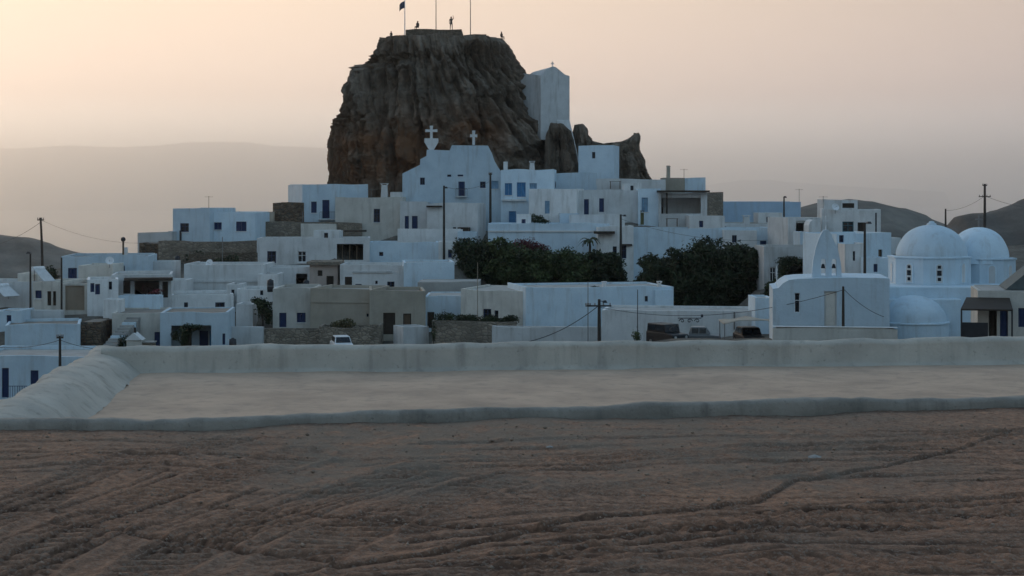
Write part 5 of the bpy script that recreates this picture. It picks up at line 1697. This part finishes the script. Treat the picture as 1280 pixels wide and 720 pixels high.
T['n'] = pole('thin pale pole standing left of the chapel front', 971, 332, 366, 120, .035, mat='paintwhite', name='thin_pole', group='thin poles')
T['o'] = pole('thin pale pole in front of the cream house with barred windows', 597, 328, 390, 146, .035, mat='palewood', name='thin_pole', group='thin poles')
T['p'] = pole('thin grey mast left of the crossarm pole', 735, 352, 412, 138, .04, mat='metal', name='thin_pole', group='thin poles', arms=((2.1, .22),))
T['q'] = pole('thin dark pole before the long low white house', 797, 362, 428, 135, .04, mat='darkmetal', name='thin_pole', group='thin poles')
T['r'] = pole('thin dark pole on the terrace below the highest left house', 278, 296, 334, 178, .05, mat='metal', name='thin_pole', group='thin poles')

def cable(label, a, b_, sag, r=0.02):
    pts = []
    for t in np.linspace(0, 1, 22):
        p = Vector(a).lerp(Vector(b_), t)
        p.z -= sag * 4 * t * (1 - t)
        pts.append(p)
    o = MB().tube(pts, r, 5).build('power_cable', MATS['darkmetal'])
    tag(o, label, 'cable', 'overhead cables')
up = Vector((0, 0, -.5))
cable('thick cable drooping left from the crossarm pole', T['h'] + up, P(618, 431, 128), .9, .035)
cable('cable from the crossarm pole to the chapel pole', T['h'] + up * 1.3, T['i'] + up * .5, 1.2)
cable('cable from the chapel pole down towards the apse', T['i'] + up * .3, P(1105, 396, 112), .25)
cable('cable from the tall church pole to the pole by the blue shutters', T['e'] + up * .2, T['f'] + up * 2.0, .6)
cable('cable from the leaning pole to the highest left house', T['a'] + up * .5, P(217, 300, 188), 1.2, .012)
cable('cable running left from the leaning pole', T['a'] + up, P(-40, 310, 190), .8, .018)
cable('cable between the two poles on the dark hill', T['m'] + up * 3.2, T['l'] + up * .5, .5)
cable('cable leaving the tall crossarm pole to the right', T['m'] + up * 3.2, P(1330, 262, 205), .6)
cable('cable from the pole by the dark clump to the streetlamp pole', T['g'] + up, P(960, 300, 178), .8, .015)
cable('low cable from the bottom left pole across the blank house', T['d'] + up * .6, P(-20, 431, 128), .4)
cable('second low cable from the bottom left pole to the right', T['d'] + up * .6, P(150, 436, 132), .3)

def antenna(label, px, yt, yb, Y, n=4):
    b = P(px, yb, Y)
    hgt = P(px, yt, Y).z - b.z
    root = empty('tv_antenna', b)
    tag(root, label, 'antenna', 'rooftop antennas')
    MB().tube([(0, 0, -.6), (0, 0, hgt)], .03, 6).build('mast', MATS['metal'], root)
    q = MB().box(-.5, -.015, hgt - .12, .5, .015, hgt - .09)
    for k in range(n):
        x = -.45 + .9 * k / (n - 1)
        q.box(x - .012, -.3, hgt - .11, x + .012, .3, hgt - .095)
    q.build('boom', MATS['metal'], root)
for a in [('television antenna on the highest left house', 261, 245, 262, 192), ('television antenna on the skyline rooftop room', 855, 211, 224, 204),
          ('television antenna on the pale blue house at right', 999, 236, 254, 209), ('television antenna above the house with the teal window', 1029, 245, 262, 180),
          ('small antenna on the broad cream house below the rock', 464, 236, 250, 196)]:
    antenna(*a)

cw = empty('chimney_pipe', P(154, 322, 167))
tag(cw, 'thin chimney pipe with a round cowl on the long upper house at left', 'chimney')
MB().tube([(0, 0, -.4), (0, 0, 1.7)], .10, 8).build('pipe', MATS['wood'], cw)
MB().lathe([(0.0, 1.62), (.2, 1.72), (.26, 1.9), (.2, 2.08), (0.0, 2.16)], 12).build('cowl', MATS['darkmetal'], cw, smooth=True)
def dish(label, px, py, Y, rz):
    root = empty('satellite_dish', P(px, py, Y), rz)
    tag(root, label, 'satellite dish', 'satellite dishes')
    MB().tube([(0, 0, -.7), (0, 0, 0)], .03, 6).build('mast', MATS['metal'], root)
    prof = [(r_, r_ * r_ * .55) for r_ in np.linspace(0.01, .42, 7)]
    o = MB().lathe(prof, 18).build('reflector', MATS['paintwhite'], root, smooth=True)
    o.rotation_euler = (R(65), 0, 0)
    MB().tube([(0, 0, 0), (0, -.4, .1)], .015, 5).build('arm', MATS['metal'], root)
dish('round white satellite dish on the cream block at left', 137, 326, 159.5, .3)
dish('white satellite dish on the roof of the stepped white house', 262, 329, 168.3, -.4)
dish('white satellite dish on the roof of the house with the teal window', 1044, 259, 177.5, .2)
def tank(label, px, py, Y):
    root = empty('water_barrel', P(px, py, Y))
    tag(root, label, 'barrel', 'barrels on roofs and yards')
    MB().lathe([(0, -.3), (.3, -.3), (.33, .1), (.33, .5), (.3, .85), (.12, .9), (.12, .96), (0, .97)], 16).build('drum', MATS['darkmetal'], root, smooth=True)
    MB().lathe([(.335, .25), (.35, .28), (.335, .31)], 16).build('hoop', MATS['metal'], root)
tank('dark barrel at the foot of the low white yard wall', 291, 436, 141)
tank('dark barrel in the rubble terrace below the highest left house', 222, 330, 181)
tank('dark barrel on the roof terrace left of the dark recess', 338, 361, 158)
tank('dark barrel beside the stone hut', 383, 361, 168)
def table(label, px, py, Y):
    root = empty('roof_table', P(px, py, Y))
    tag(root, label, 'table', 'tables on roof terraces')
    MB().box(-.7, -.4, .70, .7, .4, .75).build('tabletop', MATS['wood'], root)
    for x in (-.6, .6):
        for y in (-.32, .32):
            MB().box(x - .03, y - .03, -.2, x + .03, y + .03, .70).build('leg', MATS['wood'], root)
table('dark wooden table on the flat roof under the crag', 769, 234, 200)
table('dark wooden table on the terrace of the open porch', 840, 281, 187.5)

def solar_heater(label, px, py, Y, w=1.6, tilt=35, rz=0.35):
    b = P(px, py, Y)
    root = empty('solar_heater', b, rz)
    tag(root, label, 'solar heater', 'solar water heaters')
    t = R(tilt)
    c, s = math.cos(t), math.sin(t)
    L_ = 1.7
    MB().hexa([(-w / 2, 0, 0), (w / 2, 0, 0), (w / 2, L_ * c, L_ * s), (-w / 2, L_ * c, L_ * s), (-w / 2, -.05, .07), (w / 2, -.05, .07), (w / 2, L_ * c - .05, L_ * s + .07), (-w / 2, L_ * c - .05, L_ * s + .07)]).build('collector', MATS['panelglass'], root)
    MB().tube([(-w / 2, L_ * c + .2, L_ * s + .1), (w / 2, L_ * c + .2, L_ * s + .1)], .24, 14).build('tank', MATS['paintwhite'], root)
    for x in (-w / 2 + .1, w / 2 - .1):
        MB().box(x - .03, L_ * c - .03, -.3, x + .03, L_ * c + .03, L_ * s).build('leg', MATS['metal'], root)
solar_heater('tilted solar water heater on the grey roof at the far left edge', 15, 371, 150, 1.8, 30, 1.0)
solar_heater('tilted solar water heater beside the dark round shrub', 62, 352, 153, 1.5, 40, 1.1)

# ------------------------------------------------------------------ summit: flags and people
def flagpole(label, px, yb, hgt, flag_z, Y, col='flagblue'):
    b = P(px, yb, Y)
    root = empty('flagpole', b)
    tag(root, label, 'flagpole', 'flagpoles on the summit')
    MB().tube([(0, 0, -1), (0, 0, hgt)], [.07, .045], 8).build('shaft', MATS['paintwhite' if col else 'metal'], root)
    MB().lathe([(0, hgt + .12), (.08, hgt + .05), (.08, hgt), (0, hgt - .04)][::-1], 10).build('finial', MATS['metal'], root)
    if col:
        nx, nz = 14, 8
        xs = np.linspace(0, 1, nx)
        zs = np.linspace(0, 1, nz)
        X, Z = np.meshgrid(xs, zs)
        V = np.stack([-X * .75, .14 * np.sin(X * 7) * X, flag_z + Z * .95 - X * X * .5], -1).reshape(-1, 3)
        mesh_np('flag', V, grid_faces(nx, nz), MATS[col], root, True)
flagpole('pale flagpole with a drooping flag at the left of the summit wall', 506, 38, 6.5, 3.1, 222)
flagpole('thin bare mast in the middle of the summit wall', 545, 35, 6.5, 5.0, 222, None)
flagpole('dark bare mast at the right of the summit wall', 588, 44, 7.0, 5.5, 221, None)

def person(label, px, yb, Y, hgt, pose, shirt, trousers):
    """one skinned body with hair and clothes as children"""
    b = P(px, yb, Y)
    root = empty('person', b, pose.get('rz', 0))
    tag(root, label, 'person', 'people on the summit')
    s = hgt / 1.75
    arm = pose.get('arm', 'down')
    J = {'pel': (0, 0, .95), 'spi': (0, .01, 1.2), 'che': (0, .0, 1.4), 'nec': (0, 0, 1.53), 'hea': (0, -.02, 1.66), 'top': (0, -.01, 1.74),
         'hl': (-.10, 0, .90), 'kl': (-.12, -.03, .50), 'al': (-.13, .02, .09), 'fl': (-.14, -.16, .04),
         'hr': (.10, 0, .90), 'kr': (.13, -.02, .50), 'ar': (.15, .02, .09), 'fr': (.17, -.16, .04),
         'sl': (-.19, 0, 1.43), 'el': (-.25, .03, 1.14), 'wl': (-.24, -.06, .90), 'dl': (-.23, -.09, .78),
         'sr': (.19, 0, 1.43), 'er': (.25, .03, 1.14), 'wr': (.24, -.06, .90), 'dr': (.23, -.09, .78)}
    if arm == 'up':
        J['er'] = (.33, -.06, 1.60); J['wr'] = (.24, -.12, 1.84); J['dr'] = (.20, -.14, 1.95)
    if pose.get('sit'):
        J = {k: (v[0], v[1], v[2] - .50) for k, v in J.items()}
        for q in 'lr':
            sx = -1 if q == 'l' else 1
            J['k' + q] = (sx * .13, -.42, .46); J['a' + q] = (sx * .13, -.46, .06); J['f' + q] = (sx * .13, -.62, .03)
    E_ = [('pel', 'spi'), ('spi', 'che'), ('che', 'nec'), ('nec', 'hea'), ('hea', 'top'), ('pel', 'hl'), ('hl', 'kl'), ('kl', 'al'), ('al', 'fl'), ('pel', 'hr'), ('hr', 'kr'), ('kr', 'ar'), ('ar', 'fr'),
          ('che', 'sl'), ('sl', 'el'), ('el', 'wl'), ('wl', 'dl'), ('che', 'sr'), ('sr', 'er'), ('er', 'wr'), ('wr', 'dr')]
    rad = {'pel': .15, 'spi': .135, 'che': .15, 'nec': .06, 'hea': .10, 'top': .07, 'hl': .10, 'hr': .10, 'kl': .065, 'kr': .065, 'al': .045, 'ar': .045, 'fl': .04, 'fr': .04,
           'sl': .065, 'sr': .065, 'el': .045, 'er': .045, 'wl': .033, 'wr': .033, 'dl': .035, 'dr': .035}
    ks = list(J)
    me = bpy.data.meshes.new('body')
    me.from_pydata([tuple(c * s for c in J[k]) for k in ks], [(ks.index(a), ks.index(c)) for a, c in E_], [])
    o = link(bpy.data.objects.new('body', me), root)
    md = o.modifiers.new('skin', 'SKIN')
    if not me.skin_vertices:
        bm = bmesh.new(); bm.from_mesh(me); bm.verts.layers.skin.verify(); bm.to_mesh(me); bm.free()
    for i, k in enumerate(ks):
        me.skin_vertices[0].data[i].radius = (rad[k] * s, rad[k] * s * (.8 if k in ('pel', 'spi', 'che') else 1))
        me.skin_vertices[0].data[i].use_root = (k == 'pel')
    md.use_smooth_shade = True
    o.modifiers.new('sub', 'SUBSURF').render_levels = 2
    m, nt, bs = mat_base('clothed_body')
    tcn = N(nt, 'ShaderNodeTexCoord')
    sp = N(nt, 'ShaderNodeSeparateXYZ')
    nt.links.new(tcn.outputs['Object'], sp.inputs[0])
    off = -.5 if pose.get('sit') else 0
    zz = lambda v: (v + off) * s / 3 + .2
    mth = N(nt, 'ShaderNodeMath', operation='MULTIPLY_ADD')
    mth.inputs[1].default_value = 1 / 3
    mth.inputs[2].default_value = .2
    nt.links.new(sp.outputs['Z'], mth.inputs[0])
    rp = ramp_node(nt, [(0.0, trousers), (zz(.98), shirt), (zz(1.53), (0.28, 0.16, 0.11))])
    rp.color_ramp.interpolation = 'CONSTANT'
    nt.links.new(mth.outputs[0], rp.inputs[0])
    nt.links.new(rp.outputs[0], bs.inputs['Base Color'])
    bs.inputs['Roughness'].default_value = .85
    me.materials.append(m)
    hz = J['hea'][2] * s
    prof = [(0.0, hz + .135 * s), (.07 * s, hz + .115 * s), (.105 * s, hz + .05 * s), (.112 * s, hz - .01 * s), (.09 * s, hz - .07 * s)]
    hr_ = MB().lathe(prof[::-1], 14, (0, .025 * s)).build('hair', MATS['hair'], root, smooth=True)
person('person in dark clothes standing on the left shoulder of the summit', 489, 51.5, 219.6, 1.35, {'rz': .5}, (.03, .03, .035), (.02, .02, .03))
person('person sitting on the summit wall beside the flag', 522, 37.5, 219.4, 1.7, {'sit': True, 'rz': -.6}, (.12, .10, .09), (.03, .03, .04))
person('tallest person standing on the summit with one arm raised', 564, 37.5, 219.5, 1.8, {'arm': 'up', 'rz': .2}, (.10, .09, .08), (.05, .05, .06))
person('person sitting at the right end of the summit', 627, 49.5, 220.6, 1.5, {'sit': True, 'rz': .8}, (.05, .04, .04), (.03, .03, .04))

# ------------------------------------------------------------------ vehicles and yard things
def car(label, px, yb, Y, rz, body, L_=4.0, wd=1.7, hgt=1.45, pickup=False, jeep=False):
    b = P(px, yb, Y)
    root = empty('parked_car', b, rz)
    tag(root, label, 'car', 'vehicles parked behind the roof parapet')
    # x across, y along, nose towards -y
    hb = hgt * (.60 if not jeep else .62)
    l2 = L_ / 2
    if pickup:
        top = [(-.9, hgt), (.25, hgt)]
        waist = [(-1.35, hb + .05), (.45, hb + .05)]
    elif jeep:
        top = [(-.55, hgt), (l2 - .15, hgt)]
        waist = [(-.75, hb), (l2 - .05, hb)]
    else:
        top = [(-.55, hgt), (.95, hgt - .03)]
        waist = [(-1.15, hb + .06), (l2 - .12, hb + .06)]
    low = .24
    w = wd / 2
    def slab(x, ys_zs):
        return [(x, y, z) for y, z in ys_zs]
    prof = [(-l2, low), (-l2, hb - .18), (-l2 + .12, hb - .06), (waist[0][0], hb), (waist[1][0], hb), (l2 - .02, hb - .04), (l2, low)]
    mb = MB()
    n = len(prof)
    mb.add([(-w, y, z) for y, z in prof] + [(w, y, z) for y, z in prof], [tuple(range(n)), tuple(range(2 * n - 1, n - 1, -1))] + [(k, n + k, n + (k + 1) % n, (k + 1) % n) for k in range(n)])
    bd = mb.build('body', MATS[body], root, bevel=.06)
    wi = w - .05
    wt = w - .17 if not jeep else w - .06
    c = MB()
    c.hexa([(-wi, waist[0][0], hb - .03), (wi, waist[0][0], hb - .03), (wi, waist[1][0], hb - .03), (-wi, waist[1][0], hb - .03), (-wt, top[0][0], hgt), (wt, top[0][0], hgt), (wt, top[1][0], hgt), (-wt, top[1][0], hgt)])
    c.build('cabin', MATS[body], root, bevel=.05)
    def lerp(a, b_, t): return a + (b_ - a) * t
    def pane(nm, p, off):
        nrm = (Vector(p[1]) - Vector(p[0])).cross(Vector(p[2]) - Vector(p[0])).normalized() * off
        q = MB().hexa([Vector(v) - nrm * .5 for v in p] + [Vector(v) + nrm for v in p])
        q.build(nm, MATS['glass'], root)
    for nm, e in (('windscreen', 0), ('rear_window', 1)):
        y0, y1 = waist[e][0], top[e][0]
        sgn = 1 if e == 0 else -1
        a0, a1 = .12, .88
        p = [(sgn * -lerp(wi, wt, a0) * .88, lerp(y0, y1, a0), lerp(hb, hgt, a0)), (sgn * lerp(wi, wt, a0) * .88, lerp(y0, y1, a0), lerp(hb, hgt, a0)),
             (sgn * lerp(wi, wt, a1) * .88, lerp(y0, y1, a1), lerp(hb, hgt, a1)), (sgn * -lerp(wi, wt, a1) * .88, lerp(y0, y1, a1), lerp(hb, hgt, a1))]
        pane(nm, p, .02)
    for sgn in (-1, 1):
        ya, yb_ = lerp(waist[0][0], top[0][0], .6) + .12, lerp(waist[1][0], top[1][0], .6) - .12
        ym = (ya + yb_) / 2
        for (q0, q1) in ((ya, ym - .05), (ym + .05, yb_)):
            x0, x1 = lerp(wi, wt, .2) * sgn, lerp(wi, wt, .85) * sgn
            z0, z1 = lerp(hb, hgt, .2), lerp(hb, hgt, .85)
            p = [(x0, q0, z0), (x0, q1, z0), (x1, q1, z1), (x1, q0, z1)]
            if sgn < 0: p = p[::-1]
            pane('side_window', p, .02)
        for yy in (-l2 * .62, l2 * .62):
            wh = MB().tube([(sgn * (w - .20), yy, .31), (sgn * (w + .02), yy, .31)], .31, 18).build('wheel', MATS['rubber'], root)
            MB().tube([(sgn * (w + .0), yy, .31), (sgn * (w + .035), yy, .31)], .19, 14).build('rim', MATS['metal'], wh)
        x = sgn * (w - .28)
        MB().tube([(x, -l2 - .03, hb - .30), (x, -l2 + .05, hb - .30)], .12 if jeep else .09, 12).build('headlight', MATS['headlamp'], root)
        MB().box(x - .1, l2 - .02, hb - .32, x + .1, l2 + .02, hb - .14).build('tail_light', MATS['rust'], root)
    MB().box(-w + .03, -l2 - .07, .30, w - .03, -l2 - .004, .46).build('bumper', MATS['darkmetal'], root)
    MB().box(-.4, -l2 - .03, hb - .38, .4, -l2 - .006, hb - .22).build('grille', MATS['darkmetal'], root)
    if jeep:
        MB().tube([(.0, l2 + .02, hb - .1), (.0, l2 + .2, hb - .1)], .3, 18).build('spare_wheel', MATS['rubber'], root)
    return root
car('small white car parked on the road left of the tan house', 427, 440, 140, .25, 'carwhite', 3.6, 1.6, 1.42)
car('black jeep with a round pale headlight parked by the long low white house', 834, 432, 132, .55, 'carblack', 3.7, 1.65, 1.8, jeep=True)
car('grey pickup parked in the middle of the yard by the long low white house', 868, 432, 133, 1.45, 'cargrey', 4.4, 1.7, 1.6, pickup=True)
car('dark hatchback under a pale sunshade right of the long low house', 936, 431, 129, .1, 'carblack', 3.8, 1.75, 1.45)
def sunshade(label, px, py, Y):
    b = P(px, py, Y)
    root = empty('sunshade', b)
    tag(root, label, 'sunshade')
    V = []
    n, m_ = 12, 6
    for j in range(m_):
        for i in range(n):
            x = -2.3 + 4.6 * i / (n - 1)
            y = -1.6 + 3.2 * j / (m_ - 1)
            V.append((x, y, 1.95 - .10 * abs(x) ** 1.3 + .05 * math.sin(3 * x + y)))
    o = mesh_np('cover', V, grid_faces(n, m_), MATS['beige'], root, True)
    sol = o.modifiers.new('thick', 'SOLIDIFY')
    sol.thickness = .03
    for x in (-2.2, 2.2):
        for y in (-1.5, 1.5):
            MB().tube([(x, y, -1), (x, y, 1.66)], .04, 6).build('post', MATS['metal'], root)
sunshade('pale sagging sunshade over the dark hatchback', 937, 428, 128.5)
# wrought iron ornament on the long low house
b = P(862, 403, 136.6)
orn = empty('iron_ornament', b)
tag(orn, 'dark iron scroll ornament on the wall above the pickup', 'ornament')
for k, x in enumerate((-.65, 0, .65)):
    pts = [(x + (.25 - .018 * q) * math.cos(q * .55) * (1 if k % 2 else -1), 0, .12 + (.2 - .014 * q) * math.sin(q * .55)) for q in range(14)]
    MB().tube(pts, .045, 6).build('scroll', MATS['darkmetal'], orn)
MB().box(-1.0, -.03, .33, 1.0, .03, .40).build('bar', MATS['darkmetal'], orn)

# blue painted stair climbing at left
st = empty('stair', P(136, 440, 138.5))
tag(st, 'steep blue grey outdoor stair beside the square white pillar', 'stair')
for k in range(14):
    MB().box(-.9 + k * .10, k * .42, -1.0, .3 + k * .10, k * .42 + .42, .20 * (k + 1) - .0).build('step', MATS['cement' if k % 5 else 'bluewhite'], st, bevel=.02)
# small shrine with a pointed top near the roof edge
sh = empty('shrine', P(167, 442, 137))
tag(sh, 'little cream shrine with a pointed top behind the roof parapet', 'shrine')
MB().box(-.62, 0, -.6, .62, 1.2, 1.15).build('body', MATS['cream'], sh, bevel=.04)
MB().prism([(-.75, 1.155), (.75, 1.155), (0.05, 1.75), (-.05, 1.75)], -.12, 1.3).build('roof', MATS['greywhite'], sh)
MB().tube([(0, .5, 1.7), (0, .5, 2.2)], [.12, .09], 8).build('chimney', MATS['darkwood'], sh)
bx = empty('stone_trough', P(184, 441, 137.5))
tag(bx, 'square stone trough right of the little shrine', 'trough')
MB().box(-.55, 0, -.5, .55, .9, .85).build('body', MATS['rubble'], bx, bevel=.03)
MB().box(-.62, -.06, .853, .62, .96, .95).build('rim', MATS['cement'], bx)
